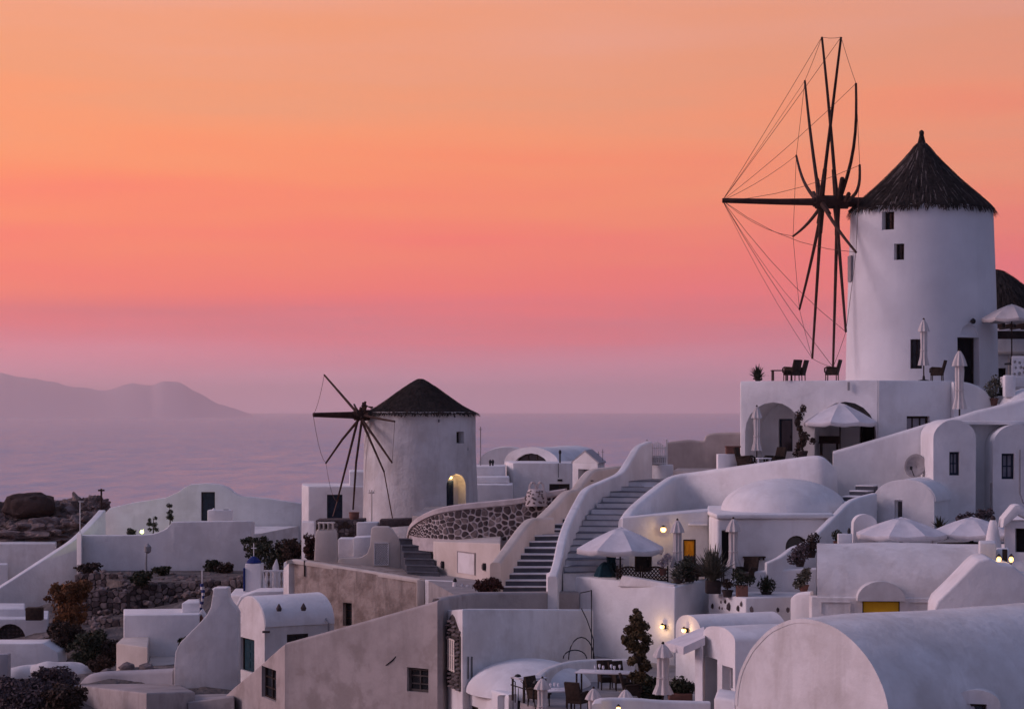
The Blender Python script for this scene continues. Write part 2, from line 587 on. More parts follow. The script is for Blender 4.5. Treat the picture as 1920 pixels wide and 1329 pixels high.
def vshell(name, A, B, hw, zs, rise, th, m, parent=None, n=20, bevel=0.03, lump=.06):
    """the roof skin of a barrel vault"""
    A = Vector(A); B = Vector(B)
    o = archpts(hw + th, zs, rise + th, n)
    i_ = archpts(hw - .08, zs, rise - .08, n)
    vs, fs, M, ns = sweep(name, o + i_[::-1], A, B, True, m, parent, lump)
    n_ = len(o)
    for base in (0, ns * M):
        for k in range(n_ - 1): fs.append([base + k, base + k + 1, base + M - 2 - k, base + M - 1 - k])
    return obj(name, vs, fs, m, parent, 0.0, ang=42)

# ---- openings: recesses cut into walls
CUTS = {}
def facept(A, B, px, py):
    n = Vector((B[1] - A[1], -(B[0] - A[0])))
    dx, dz = (px - 960) / F, (HZ - py) / F
    t = (A[0] * n.x + A[1] * n.y) / (dx * n.x + n.y)
    return Vector((t * dx, t, t * dz))
def rect_on(A, B, x0, y0, x1, y1):
    a = facept(A, B, x0, y0); b = facept(A, B, x1, y1)
    u = Vector((B[0] - A[0], B[1] - A[1], 0)).normalized()
    if u.x < 0: u = -u
    nrm = Vector((u.y, -u.x, 0))          # towards the camera
    if nrm.y > 0: nrm = -nrm
    c = (a + b) / 2
    w = abs((b - a).dot(u)); h = abs(a.z - b.z)
    return c, u, nrm, w, h
def cutter(wall, poly, n, depth):
    CUTS.setdefault(wall.name, []).append(ext([p + n * .4 for p in poly], -n * (depth + .4)))
def opening(wall, A, B, x0, y0, x1, y1, kind='window', depth=.25, arch=False, frame='wood', pane='glass', cols=2, rows=2, fw=.07,
            owner=None, name=None, fill=True, label=None, ajar=False):
    """a recess in a wall with a window or door set into it. A, B: plan line of the wall face."""
    c, u, n, w, h = rect_on(A, B, x0, y0, x1, y1)
    zup = Vector((0, 0, 1))
    owner = owner or wall.parent or wall
    hw = w / 2
    def outline(sh):
        a = hw - sh
        if arch:
            sp = h / 2 - hw
            pts = [(a, -h / 2 + (sh if kind == 'window' else 0))] + [(a * math.cos(math.pi * k / 10), sp + a * math.sin(math.pi * k / 10)) for k in range(11)] + [(-a, -h / 2 + (sh if kind == 'window' else 0))]
        else:
            pts = [(a, -h / 2 + (sh if kind == 'window' else 0)), (a, h / 2 - sh), (-a, h / 2 - sh), (-a, -h / 2 + (sh if kind == 'window' else 0))]
        return pts
    poly = [c + u * p[0] + zup * p[1] for p in outline(0)]
    cutter(wall, poly, n, depth)
    if not fill: return None
    back = -n * (depth - .10)
    o1, o2 = outline(0.002), outline(fw)
    M = len(o1)
    vs = [c + back + u * p[0] + zup * p[1] for p in o1] + [c + back + u * p[0] + zup * p[1] for p in o2]
    vs += [v - n * .08 for v in vs]
    fs = []
    for k in range(M):
        j = (k + 1) % M
        fs += [[k, j, M + j, M + k], [2 * M + k, 2 * M + j, 3 * M + j, 3 * M + k], [k, j, 2 * M + j, 2 * M + k], [M + k, M + j, 3 * M + j, 3 * M + k]]
    mb = MB(); mb.add((vs, fs))
    if kind == 'window':
        for k in range(1, cols): mb.box(c + back - n * .03 + u * (-hw + w * k / cols), (.045, .05, h - 2 * fw), ax=(u, n, zup))
        for k in range(1, rows): mb.box(c + back - n * .032 + zup * (-h / 2 + h * k / rows), (w - 2 * fw, .045, .04), ax=(u, n, zup))
    fr = mb.build(name or kind, frame, owner, smooth=False)
    if label: fr['label'] = label
    pp = [c + back - n * .05 + u * p[0] + zup * p[1] for p in o2]
    if kind == 'window':
        slab('pane', pp, -n * .015, pane, fr, smooth=False)
    else:
        slab('panel', pp, -n * .03, pane, fr, smooth=False)
        mbb = MB()
        for k in range(2):
            for r_ in range(3):
                mbb.box(c + back - n * .045 + u * ((k - .5) * (w - 2 * fw) * .48) + zup * (h * (-.30 + .27 * r_)), ((w - 2 * fw) * .36, .03, h * .2), ax=(u, n, zup))
        if not arch: mbb.build('raised_panel', pane, fr, smooth=False)
        box('handle', c + back - n * .02 + u * (w * .3) - zup * (h * .05), (.03, .06, .12), 'metal', fr, ax=(u, n, zup))
    return fr
def cylface(cx, cy, r, px):
    dx = (px - 960) / F
    a = dx * dx + 1; b = -2 * (dx * cx + cy); c = cx * cx + cy * cy - r * r
    t = (-b - math.sqrt(max(b * b - 4 * a * c, 0))) / (2 * a)
    q = Vector((t * dx, t))
    nn = (q - Vector((cx, cy))).normalized()
    tt = Vector((-nn.y, nn.x))
    return q - tt, q + tt
def bake_cuts():
    tmp = []
    for wname, lst in CUTS.items():
        w = bpy.data.objects[wname]
        mb = MB()
        for c in lst: mb.add(c)
        co = obj('cutter', mb.v, mb.f, None, None, smooth=False, local=True)
        wm = w.parent
        md = w.modifiers.new('cut', 'BOOLEAN')
        md.operation = 'DIFFERENCE'; md.solver = 'EXACT'; md.object = co; md.use_self = True
        tmp.append((w, co))
    bpy.context.view_layer.update()
    dg = bpy.context.evaluated_depsgraph_get()
    new = [(w, bpy.data.meshes.new_from_object(w.evaluated_get(dg))) for w, _ in tmp]
    for w, me in new:
        w.modifiers.clear()
        w.data = me
        me.polygons.foreach_set('use_smooth', [True] * len(me.polygons))
        me.set_sharp_from_angle(angle=R(34))
    for _, co in tmp: bpy.data.objects.remove(co)

def copytree(o, parent=None):
    c = o.copy()
    COL.objects.link(c)
    c.parent = parent
    for ch in list(o.children): copytree(ch, c)
    return c

# ---- foliage, rocks, stones
def leaves(blobs, size, seed=0, up=.2, asp=.55):
    """leaf quads spread through ellipsoids: blobs = (centre, (rx, ry, rz), count)"""
    g = np.random.default_rng(seed)
    V, Fc = [], []
    base = 0
    for c, rad, n in blobs:
        d_ = g.normal(size=(n, 3)); d_ /= np.linalg.norm(d_, axis=1)[:, None]
        rr = g.random(n) ** .45
        p = np.array(c) + d_ * np.array(rad) * rr[:, None]
        nm = d_ + g.normal(size=(n, 3)) * .9 + np.array((0, 0, up))
        nm /= np.linalg.norm(nm, axis=1)[:, None]
        u = np.cross(nm, g.normal(size=(n, 3))); u /= np.linalg.norm(u, axis=1)[:, None]
        v = np.cross(nm, u)
        s = size * g.uniform(.6, 1.3, n)[:, None]
        q = np.stack([p - u * s, p + v * s * asp, p + u * s, p - v * s * asp], 1).reshape(-1, 3)
        V.append(q)
        Fc.append(np.arange(4 * n).reshape(-1, 4) + base)
        base += 4 * n
    return np.concatenate(V), np.concatenate(Fc)
def rockm(c, rad, seed=0, sub=3, amp=.28, fr=1.3, flat=True):
    bm = bmesh.new()
    bmesh.ops.create_icosphere(bm, subdivisions=sub, radius=1.0)
    sd = Vector((seed * 3.7, seed * 1.3, seed * 7.1))
    for v in bm.verts:
        n_ = v.co.normalized()
        k = 1 + amp * mnoise.fractal(n_ * fr + sd, 1.0, 2.0, 4)
        v.co = Vector((n_.x * rad[0] * k, n_.y * rad[1] * k, n_.z * rad[2] * k))
    vs = [v.co + Vector(c) for v in bm.verts]
    fs = [[v.index for v in f.verts] for f in bm.faces]
    bm.free()
    return vs, fs
def voronoi(pts, xmax, hfun):
    """cells of pts clipped to [0,xmax] x [0,h(x)]"""
    pts = np.array(pts)
    out = []
    for i, p in enumerate(pts):
        d_ = np.hypot(*(pts - p).T)
        idx = np.argsort(d_)[1:22]
        poly = [(0, 0), (xmax, 0), (xmax, 99), (0, 99)]
        h = hfun(p[0])
        sl_ = (hfun(min(p[0] + .2, xmax)) - hfun(max(p[0] - .2, 0))) / .4
        planes = [(-sl_, 1.0, h - sl_ * p[0])]
        for j in idx:
            q = pts[j]; m_ = (p + q) / 2; n_ = q - p
            planes.append((n_[0], n_[1], n_[0] * m_[0] + n_[1] * m_[1]))
        for a, b, c in planes:
            new = []
            for k in range(len(poly)):
                p1, p2 = poly[k], poly[(k + 1) % len(poly)]
                d1, d2 = a * p1[0] + b * p1[1] - c, a * p2[0] + b * p2[1] - c
                if d1 <= 0: new.append(p1)
                if d1 * d2 < 0:
                    t = d1 / (d1 - d2)
                    new.append((p1[0] + (p2[0] - p1[0]) * t, p1[1] + (p2[1] - p1[1]) * t))
            poly = new
            if len(poly) < 3: break
        if len(poly) >= 3: out.append(poly)
    return out
def stone_face(parent, path, zb, hfun, size, gap, mats, seed=1, proud=.05, limit=300, mode='vor', sizefun=None):
    """stones set in the face of a wall. path: plan points (x, y); face towards the camera; each stone is a piece of its own"""
    g = random.Random(seed)
    path = [Vector((p[0], p[1])) for p in path]
    seg = [(path[i + 1] - path[i]).length for i in range(len(path) - 1)]
    Ltot = sum(seg)
    def at(s):
        k = 0
        while k < len(seg) - 1 and s > seg[k]:
            s -= seg[k]; k += 1
        t = (path[k + 1] - path[k]).normalized()
        n = Vector((t.y, -t.x))
        if n.y > 0: n = -n
        q = path[k] + t * s
        return q, n
    pts = []
    s = 0.0
    row_s = []
    x = 0.0
    while x < Ltot:
        sz = sizefun(x) if sizefun else size
        y = g.uniform(0, sz * .5)
        while y < hfun(min(x, Ltot)):
            pts.append((min(max(x + g.uniform(-.36, .36) * sz, .02), Ltot - .02), y + g.uniform(-.3, .3) * sz * .8))
            y += sz * g.uniform(.62, .95)
        x += sz * g.uniform(.8, 1.05)
    polys = voronoi(pts, Ltot, hfun)
    stones = []
    for poly in polys:
        cx = sum(p[0] for p in poly) / len(poly); cy = sum(p[1] for p in poly) / len(poly)
        area = abs(sum(poly[i][0] * poly[(i + 1) % len(poly)][1] - poly[(i + 1) % len(poly)][0] * poly[i][1] for i in range(len(poly)))) / 2
        rad = math.sqrt(area)
        if rad < gap * 1.6: continue
        k = max(.35, 1 - gap * g.uniform(.7, 1.4) / rad)
        k2 = k * .82
        pr = proud * g.uniform(.6, 1.3)
        # round the corners
        pts2 = []
        for i in range(len(poly)):
            a, b = poly[i], poly[(i + 1) % len(poly)]
            pts2 += [(a[0] * .78 + b[0] * .22, a[1] * .78 + b[1] * .22), (a[0] * .22 + b[0] * .78, a[1] * .22 + b[1] * .78)]
        vs = []
        for kk, off in ((k, -.03), (k, pr * .6), (k2, pr)):
            for p in pts2:
                q, n = at(min(max(cx + (p[0] - cx) * kk, 0), Ltot))
                vs.append(Vector((q.x + n.x * off, q.y + n.y * off, zb + cy + (p[1] - cy) * kk)))
        M = len(pts2)
        fs = [list(range(2 * M, 3 * M))]
        for r_ in range(2):
            for i in range(M):
                j = (i + 1) % M
                fs.append([r_ * M + i, r_ * M + j, (r_ + 1) * M + j, (r_ + 1) * M + i])
        stones.append((area, vs, fs))
    stones.sort(key=lambda t: -t[0])
    for a, vs, fs in stones[:limit]: obj('stone', vs, fs, g.choice(mats), parent, smooth=False)
    if len(stones) > limit:
        mb = MB()
        for a, vs, fs in stones[limit:]: mb.add((vs, fs))
        tag(mb.build('small_stones', mats[0], parent, smooth=False), kind='stuff')

# ================================================================== THE SETTING
# ---- sea
def sea():
    # graded sheet: fine enough near, reaches the horizon
    ys = [-2000, 150, 400, 1000, 3000, 9000, 25000, 62000]
    vs, fs = [], []
    for y in ys:
        w = 6000 + abs(y) * 1.2
        vs += [(-w, y, -100), (w, y, -100)]
    for i in range(len(ys) - 1): fs.append([2 * i, 2 * i + 1, 2 * i + 3, 2 * i + 2])
    o = raw('sea', vs, fs, 'sea')
    tag(o, 'calm mauve sea reaching to the hazy horizon', kind='structure')
sea()
# ---- terrain: hillside through control points
GC = [(60, 1345, 70), (300, 1350, 75), (700, 1360, 75), (1150, 1345, 66), (1500, 1350, 55), (1850, 1350, 52), (-150, 1345, 75), (2100, 1300, 55),
      (60, 1250, 105), (300, 1215, 110), (250, 1140, 126), (400, 1062, 128), (500, 1100, 122), (60, 1140, 140), (300, 1075, 140), (60, 1012, 160), (180, 985, 158),
      (300, 975, 165), (500, 1010, 145), (-150, 1000, 160), (-150, 1200, 120), (780, 1012, 118), (640, 1010, 122), (700, 1130, 95), (900, 1095, 90), (950, 935, 130),
      (1100, 905, 140), (1200, 1105, 80), (1250, 915, 95), (1400, 885, 90), (1700, 735, 95), (1950, 740, 95), (2150, 745, 95), (1850, 920, 84),
      (1400, 1105, 78), (1700, 1040, 76), (1900, 1165, 66), (2100, 1120, 66), (1700, 760, 112), (1950, 770, 115), (1300, 860, 112), (1000, 1180, 82), (600, 1220, 92),
      (1150, 1290, 74), (1230, 1300, 71), (1100, 1280, 76), (1040, 1300, 74), (840, 940, 150), (600, 985, 150), (400, 985, 160)]
GP = np.array([tuple(P(*g)) for g in GC])
def ground(x, y):
    d2 = (GP[:, 0] - x) ** 2 + ((GP[:, 1] - y)) ** 2 + .5
    w = d2 ** -1.8
    z = float((w * GP[:, 2]).sum() / w.sum())
    edge = 172.0 if x < 0 else max(150.0 - x * 1.0, 120.0)
    if y > edge:
        z -= ((y - edge) / 9.0) ** 1.45
    if y < 52:
        z -= (52 - y) * .35
    return max(z, -104.0)
def terrain():
    xs = np.concatenate([np.arange(-150, -60, 10), np.arange(-60, 60, 1.4), np.arange(60, 171, 10)])
    ys = np.concatenate([np.arange(20, 48, 5), np.arange(48, 190, 1.6), np.arange(190, 420, 12)])
    V, Fc = [], []
    for y in ys:
        for x in xs:
            z = ground(x, y) - (.55 if (x < -11 and y > 103) else 1.6)
            z += mnoise.fractal(Vector((x * .35, y * .35, 0)), 1.0, 2.0, 4) * .35
            V.append((x, y, z))
    nx = len(xs)
    for j in range(len(ys) - 1):
        for i in range(nx - 1):
            Fc.append((j * nx + i, j * nx + i + 1, (j + 1) * nx + i + 1, (j + 1) * nx + i))
    o = raw('terrain', V, Fc, 'terrain', smooth=True)
    tag(o, 'dark rocky hillside under the village', kind='structure')
terrain()
# ---- far island
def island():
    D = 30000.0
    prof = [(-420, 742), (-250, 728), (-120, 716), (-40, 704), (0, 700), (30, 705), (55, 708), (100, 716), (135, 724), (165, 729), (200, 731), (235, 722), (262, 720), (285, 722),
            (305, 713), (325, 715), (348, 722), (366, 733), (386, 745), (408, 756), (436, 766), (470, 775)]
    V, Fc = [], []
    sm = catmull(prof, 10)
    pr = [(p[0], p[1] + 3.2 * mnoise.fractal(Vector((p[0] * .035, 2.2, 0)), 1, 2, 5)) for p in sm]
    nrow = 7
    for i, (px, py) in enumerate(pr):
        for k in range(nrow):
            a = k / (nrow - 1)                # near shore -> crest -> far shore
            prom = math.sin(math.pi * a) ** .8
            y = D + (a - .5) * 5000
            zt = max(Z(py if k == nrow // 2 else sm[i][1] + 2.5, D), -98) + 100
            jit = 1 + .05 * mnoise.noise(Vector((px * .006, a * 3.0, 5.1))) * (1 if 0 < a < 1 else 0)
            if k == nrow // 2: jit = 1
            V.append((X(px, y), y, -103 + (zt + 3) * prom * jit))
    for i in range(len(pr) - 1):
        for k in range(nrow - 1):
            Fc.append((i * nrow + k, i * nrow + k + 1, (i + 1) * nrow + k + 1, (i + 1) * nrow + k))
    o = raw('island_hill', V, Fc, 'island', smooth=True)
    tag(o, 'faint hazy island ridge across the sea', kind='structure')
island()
# ---- haze: one closed box of even pale air round camera and scene
def haze():
    v, f = boxm((0, 30000, 268), (164000, 66000, 748))
    o = obj('haze', v, f, None, None, smooth=False)
    m = bpy.data.materials.new('haze')
    m.use_nodes = True
    t = m.node_tree
    t.nodes.clear()
    pv = t.nodes.new('ShaderNodeVolumePrincipled')
    pv.inputs['Color'].default_value = (1.0, .97, 1.0, 1)
    pv.inputs['Density'].default_value = HAZE
    pv.inputs['Anisotropy'].default_value = 0.7
    ou = t.nodes.new('ShaderNodeOutputMaterial')
    t.links.new(pv.outputs[0], ou.inputs['Volume'])
    o.data.materials.append(m)
    tag(o, 'pale mauve evening haze over the sea', kind='stuff')
HAZE = 0.000041
haze()

# ================================================================== builders used more than once
def rope(name, a, b, r, parent, sag=0.0, n=5):
    a = Vector(a); b = Vector(b)
    pts = [a.lerp(b, k / n) - Vector((0, 0, sag * 4 * (k / n) * (1 - k / n))) for k in range(n + 1)]
    return tube(name, pts, r, 'rope', parent, n=4)
def thatch(parent, c, prof, n, seed, m='thatch_light', ln=.9, lift=.10, w=.05):
    """straw strands lying down a roof of given profile (r, z) bottom->top"""
    g = random.Random(seed)
    pr = [(p[0], p[1]) for p in prof]
    def at(t):
        t = max(0, min(.9999, t)) * (len(pr) - 1)
        k = int(t); f = t - k
        return pr[k][0] * (1 - f) + pr[k + 1][0] * f, pr[k][1] * (1 - f) + pr[k + 1][1] * f
    V, Fc = [], []
    for i in range(n):
        a = g.uniform(0, 2 * math.pi)
        t1 = g.random() ** 1.35
        lo = g.uniform(.6, 1.2) * ln
        r1, z1 = at(t1)
        t0 = t1 - lo / 4.2
        r0, z0 = at(t0)
        if t0 < 0: r0 += -t0 * .8; z0 += t0 * 1.5
        l1 = g.uniform(.01, .04); l0 = g.uniform(.02, 1.0) * lift
        da = g.uniform(-.04, .04)
        ww = w * g.uniform(.5, 1.4)
        b = len(V)
        for (r_, z_, l_, aa, wk) in ((r1, z1, l1, a, .7), ((r0 + r1) / 2, (z0 + z1) / 2, l0 * .7 + .02, a + da * .5, 1), (r0, z0, l0, a + da, .5)):
            tx, ty = -math.sin(aa), math.cos(aa)
            cx_, cy_ = c[0] + math.cos(aa) * (r_ + l_), c[1] + math.sin(aa) * (r_ + l_)
            zz = c[2] + z_ + l_ * .5
            V += [(cx_ - tx * ww * wk, cy_ - ty * ww * wk, zz), (cx_ + tx * ww * wk, cy_ + ty * ww * wk, zz)]
        Fc += [(b, b + 1, b + 3, b + 2), (b + 2, b + 3, b + 5, b + 4)]
    o = raw('thatch_straw', V, Fc, m, parent)
    o['kind'] = 'stuff'
    return o
def lamp_glow(parent, p, power, r=.06, col=(1, .62, .28)):
    l = bpy.data.lights.new('bulb_light', 'POINT')
    l.energy = power; l.color = col; l.shadow_soft_size = r
    o = bpy.data.objects.new('bulb_light', l)
    COL.objects.link(o)
    o.parent = parent
    o.location = Vector(p) - wloc(parent)
def wall_lamp(p, n, label, power=14, r=.09, m='warm_lamp', group='lit wall lamps', globe=True):
    p = Vector(p); n = Vector(n).normalized()
    t = thing('wall_lamp', label, 'lamp', p, group)
    zup = Vector((0, 0, 1)); u = zup.cross(n)
    box('bracket', p + n * .04, (.08, .08, .16), 'metal', t, ax=(u, n, zup), bevel=.01)
    q = p + n * (.10 + r)
    rad = [(math.sin(math.pi * k / 8) * r + .002, -math.cos(math.pi * k / 8) * r) for k in range(9)]
    lathe('bulb', q, rad, m, t, n=14)
    lathe('cap', q + Vector((0, 0, r * .82)), [(r * .95, 0), (r * .8, .03), (.02, .07)], 'metal', t, n=12)
    lamp_glow(t, q + n * (r + .06), power, .05, (1, .62, .28) if m == 'warm_lamp' else (.8, .95, .35))
    return t
def make_closed_parasol(name, h, m='canvas', r=.19, bell=.12):
    t = thing(name, '', 'parasol')
    def fold(q, z): return 1 + .16 * math.cos(8 * q) + .05 * math.sin(3 * q + z * 5)
    tube('pole', [(0, 0, 0), (0, 0, h * .98)], .028, 'wood', t, n=8)
    lathe('base', (0, 0, 0), [(.26, 0), (.25, .06), (.06, .10), (.05, .25)], 'metal', t, n=16)
    z0 = h * .26
    prof = [(r * 1.0 + bell * .6, z0), (r * .98 + bell * .3, z0 + h * .05), (r * .8, z0 + h * .14), (r * .72, z0 + h * .3), (r * .78, z0 + h * .48), (r * .70, h * .86), (r * .5, h * .93), (.03, h * .985)]
    lathe('folded_canopy', (0, 0, 0), prof, m, t, n=48, mod=fold)
    prof2 = [(r * 1.35, h * .80), (r * 1.12, h * .86), (r * .7, h * .935), (.04, h * .99)]
    lathe('vent_flap', (0, 0, 0), prof2, m, t, n=48, mod=lambda q, z: 1 + .12 * math.cos(8 * q))
    lathe('finial', (0, 0, h * .985), [(.035, 0), (.05, .03), (.03, .07), (.006, .09)], 'wood', t, n=10)
    tube('tie_strap', [(r * .86 * math.cos(q * .3927), r * .86 * math.sin(q * .3927), h * .50) for q in range(17)], .018, m, t, n=5)
    return t
def make_open_parasol(name, w, hpole, rise, m='canvas_white', valance=.16, seg=8):
    t = thing(name, '', 'parasol')
    Rr = w / 2
    tube('pole', [(0, 0, 0), (0, 0, hpole + rise * .98)], .03, 'wood', t, n=8)
    lathe('base', (0, 0, 0), [(.32, 0), (.31, .07), (.07, .11), (.05, .28)], 'metal', t, n=16)
    V, Fc = [], []
    nr = 6; ns = seg * 4
    for i in range(nr + 1):
        f = i / nr
        for k in range(ns):
            q = 2 * math.pi * k / ns
            ph = (k % 4) / 4
            edge = math.cos(math.pi / seg) / math.cos((ph - .5) * 2 * math.pi / seg)
            sagz = -.06 * math.sin(math.pi * ph) * f
            rr = (.16 + (Rr - .16) * f) * edge
            V.append((rr * math.cos(q), rr * math.sin(q), hpole + rise * .93 * (1 - f) ** 1.0 + .035 * math.sin(math.pi * f) + sagz))
    for i in range(nr):
        for k in range(ns):
            j = (k + 1) % ns
            Fc.append((i * ns + k, i * ns + j, (i + 1) * ns + j, (i + 1) * ns + k))
    b = len(V)
    for k in range(ns):
        x, y, z = V[nr * ns + k]
        V.append((x * 1.005, y * 1.005, z - valance * (1 + .12 * math.sin(k * 2.4))))
    for k in range(ns):
        j = (k + 1) % ns
        Fc.append((nr * ns + k, nr * ns + j, b + j, b + k))
    o = obj('canopy', V, Fc, m, t, local=True, ang=26)
    md = o.modifiers.new('thickness', 'SOLIDIFY'); md.thickness = .006
    V = [(.20 * math.cos(2 * math.pi * k / 8), .20 * math.sin(2 * math.pi * k / 8), hpole + rise * .93 - .03) for k in range(8)] + [(0, 0, hpole + rise)]
    obj('vent_cap', V, [[k, (k + 1) % 8, 8] for k in range(8)] + [list(range(7, -1, -1))], m, t, local=True, smooth=False)
    for k in range(seg):
        q = 2 * math.pi * k / seg
        tube('rib', [(0, 0, hpole + rise * .86), ((Rr * .5) * math.cos(q), (Rr * .5) * math.sin(q), hpole + rise * .5 - .16), ((Rr * .98) * math.cos(q), (Rr * .98) * math.sin(q), hpole - .015)], .014, 'wood', t, n=4)
    return t
def place(t, loc, label, group=None, rz=0.0, sc=1.0, cat=None):
    t.location = loc
    t.rotation_euler = (0, 0, rz)
    t.scale = (sc, sc, sc)
    tag(t, label, cat, group)
    return t
def make_armchair(name='wicker_armchair'):
    t = thing(name, '', 'chair')
    for sx in (-1, 1):
        for sy in (-1, 1):
            tube('leg', [(sx * .27, sy * .26, 0), (sx * .26, sy * .25, .38)], .025, 'wicker', t, n=6)
        tube('armrest', [(sx * .28, -.30, .40), (sx * .29, -.30, .60), (sx * .29, -.20, .66), (sx * .29, .15, .64), (sx * .27, .28, .60)], .04, 'wicker', t, n=6)
    box('seat', (0, 0, .36), (.58, .58, .18), 'wicker', t, bevel=.02)
    v, f = boxm((0, .33, .70), (.58, .10, .66), ax=(Vector((1, 0, 0)), Vector((0, .96, -.26)), Vector((0, .26, .96))))
    obj('backrest', v, f, 'wicker', t, .02)
    for sx in (-1, 1): box('side_panel', (sx * .27, .02, .50), (.035, .5, .24), 'wicker', t, bevel=.01)
    box('cushion', (0, -.02, .465), (.48, .48, .06), 'cushion', t, bevel=.025)
    return t
def make_table(name, w, d_, h, top='cloth', leg='wood'):
    t = thing(name, '', 'table')
    box('tabletop', (0, 0, h - .02), (w, d_, .04), top, t, bevel=.008)
    for sx in (-1, 1):
        for sy in (-1, 1):
            box('leg', (sx * (w / 2 - .06), sy * (d_ / 2 - .06), (h - .04) / 2), (.05, .05, h - .04), leg, t)
    return t
def pot_plant(label, loc, pr, ph, blobs, size, leaf='leaf', pot='terracotta', square=False, group='potted plants', cat='plant', seed=0, blades=0, bl=.5):
    """pot with a bushy (blobs relative to the rim, (dx, dz, radius, count)) and/or spiky plant"""
    loc = Vector(loc)
    t = thing('potted_plant', label, cat, loc, group)
    if square: box('pot', loc + Vector((0, 0, ph / 2)), (pr * 2, pr * 2, ph), pot, t, bevel=.03)
    elif ph > 0: lathe('pot', loc, [(pr * .7, 0), (pr * .95, ph * .8), (pr * 1.06, ph * .82), (pr * 1.06, ph), (pr * .85, ph), (pr * .8, ph * .9)], pot, t, n=18)
    c = loc + Vector((0, 0, ph))
    if blobs:
        V, Fc = leaves([((c.x + b[0], c.y + (b[4] if len(b) > 4 else 0), c.z + b[1]), (b[2], b[2], b[2] * .9), b[3]) for b in blobs], size, seed)
        raw('foliage', V, Fc, leaf, t)
        tube('stem', [c - Vector((0, 0, .05)), c + Vector((blobs[0][0], 0, blobs[0][1]))], .03, 'bark', t)
    if blades:
        g = random.Random(seed)
        V, Fc = [], []
        for k in range(blades):
            a = g.uniform(0, 6.283); tilt = g.uniform(.15, 1.15); ll = bl * g.uniform(.7, 1.15)
            dx, dy = math.cos(a), math.sin(a)
            b = len(V)
            for f, w in ((0, .03), (.35, .045), (.7, .03), (1, .004)):
                rr = ll * f * math.sin(tilt) ; zz = ll * f * math.cos(tilt) - .25 * ll * f * f * math.sin(tilt)
                V += [(c.x + dx * rr - dy * w, c.y + dy * rr + dx * w, c.z + zz), (c.x + dx * rr + dy * w, c.y + dy * rr - dx * w, c.z + zz)]
            for q in range(3): Fc.append((b + 2 * q, b + 2 * q + 1, b + 2 * q + 3, b + 2 * q + 2))
        raw('blades', V, Fc, leaf, t)
    return t
def bush(name, label, px, py, Y, rx, rz, n, size, leaf, seed=0, group=None, ry=None, cat='shrub', lumps=7):
    """shrub standing with its foot at the pixel"""
    c = P(px, py, Y)
    t = thing(name, label, cat, c, group)
    g = random.Random(seed)
    bl = [((c.x, c.y, c.z + rz * .8), (rx * .85, (ry or rx) * .85, rz * 1.0), n // 2), ((c.x, c.y, c.z + rz * .25), (rx * .75, rx * .7, rz * .6), n // 3)]
    for k in range(lumps):
        a = g.uniform(0, 6.283); e = g.uniform(-.7, .9)
        bl.append(((c.x + math.cos(a) * rx * .6, c.y + math.sin(a) * (ry or rx) * .5, c.z + rz + e * rz * .62), (rx * .42, rx * .42, rz * .36), n // lumps))
    for k in range(14):
        a = g.uniform(0, 6.283); e = g.uniform(.0, 1.75); f_ = g.uniform(.75, 1.15)
        bl.append(((c.x + math.cos(a) * rx * f_ * math.sqrt(max(.1, 1 - (e - .8) ** 2)), c.y + math.sin(a) * rx * f_ * .8, c.z + rz * e), (rx * .2, rx * .2, rz * .2), n // 36))
    V, Fc = leaves([(b_[0], b_[1], int(b_[2] * .42)) for b_ in bl], size * 1.25, seed)
    raw('crown', V, Fc, leaf, t)
    mb = MB()
    for k in range(5):
        a = g.uniform(0, 6.283)
        mb.tube([c - Vector((0, 0, .3)), c + Vector((math.cos(a) * rx * .25, math.sin(a) * rx * .25, rz * .7)), c + Vector((math.cos(a) * rx * .55, math.sin(a) * rx * .55, rz * 1.4))], [.05, .03, .012], 5)
    mb.build('trunk', 'bark', t)
    return t
def staircase(name, label, left, right, z0, z1, n, riser, tread, th=.05, cat='stairs'):
    """left/right: plan paths of the two edges [(px, Y)...]; n steps from z0 up to z1; every step is a part with its own tread"""
    lp = catmull([tuple(XY(*p)) for p in left], 8); rp = catmull([tuple(XY(*p)) for p in right], 8)
    def at(path, t):
        t = max(0, min(.99999, t)) * (len(path) - 1)
        k = int(t); f = t - k
        return path[k] * (1 - f) + path[k + 1] * f
    b = at(lp, 0)
    T = thing(name, label, cat, (b[0], b[1], z0))
    rise = (z1 - z0) / n
    for i in range(n):
        a, c = at(lp, i / n), at(rp, i / n)
        a2, c2 = at(lp, (i + 1) / n), at(rp, (i + 1) / n)
        if i < n - 1:
            a3, c3 = a2 + (a2 - a) * .15, c2 + (c2 - c) * .15
        else: a3, c3 = a2, c2
        zt = z0 + rise * (i + 1)
        s = plan('step', [a, c, c3, a3], z0 - .6, zt - th, riser, T, bevel=0)
        dv = (a2 - a); dv = dv / np.linalg.norm(dv) * .03
        plan('tread', [a - dv, c - dv, c2, a2], zt - th + .001, zt + random.uniform(-.008, .008), tread, s, bevel=.012, seg=1)
    return T

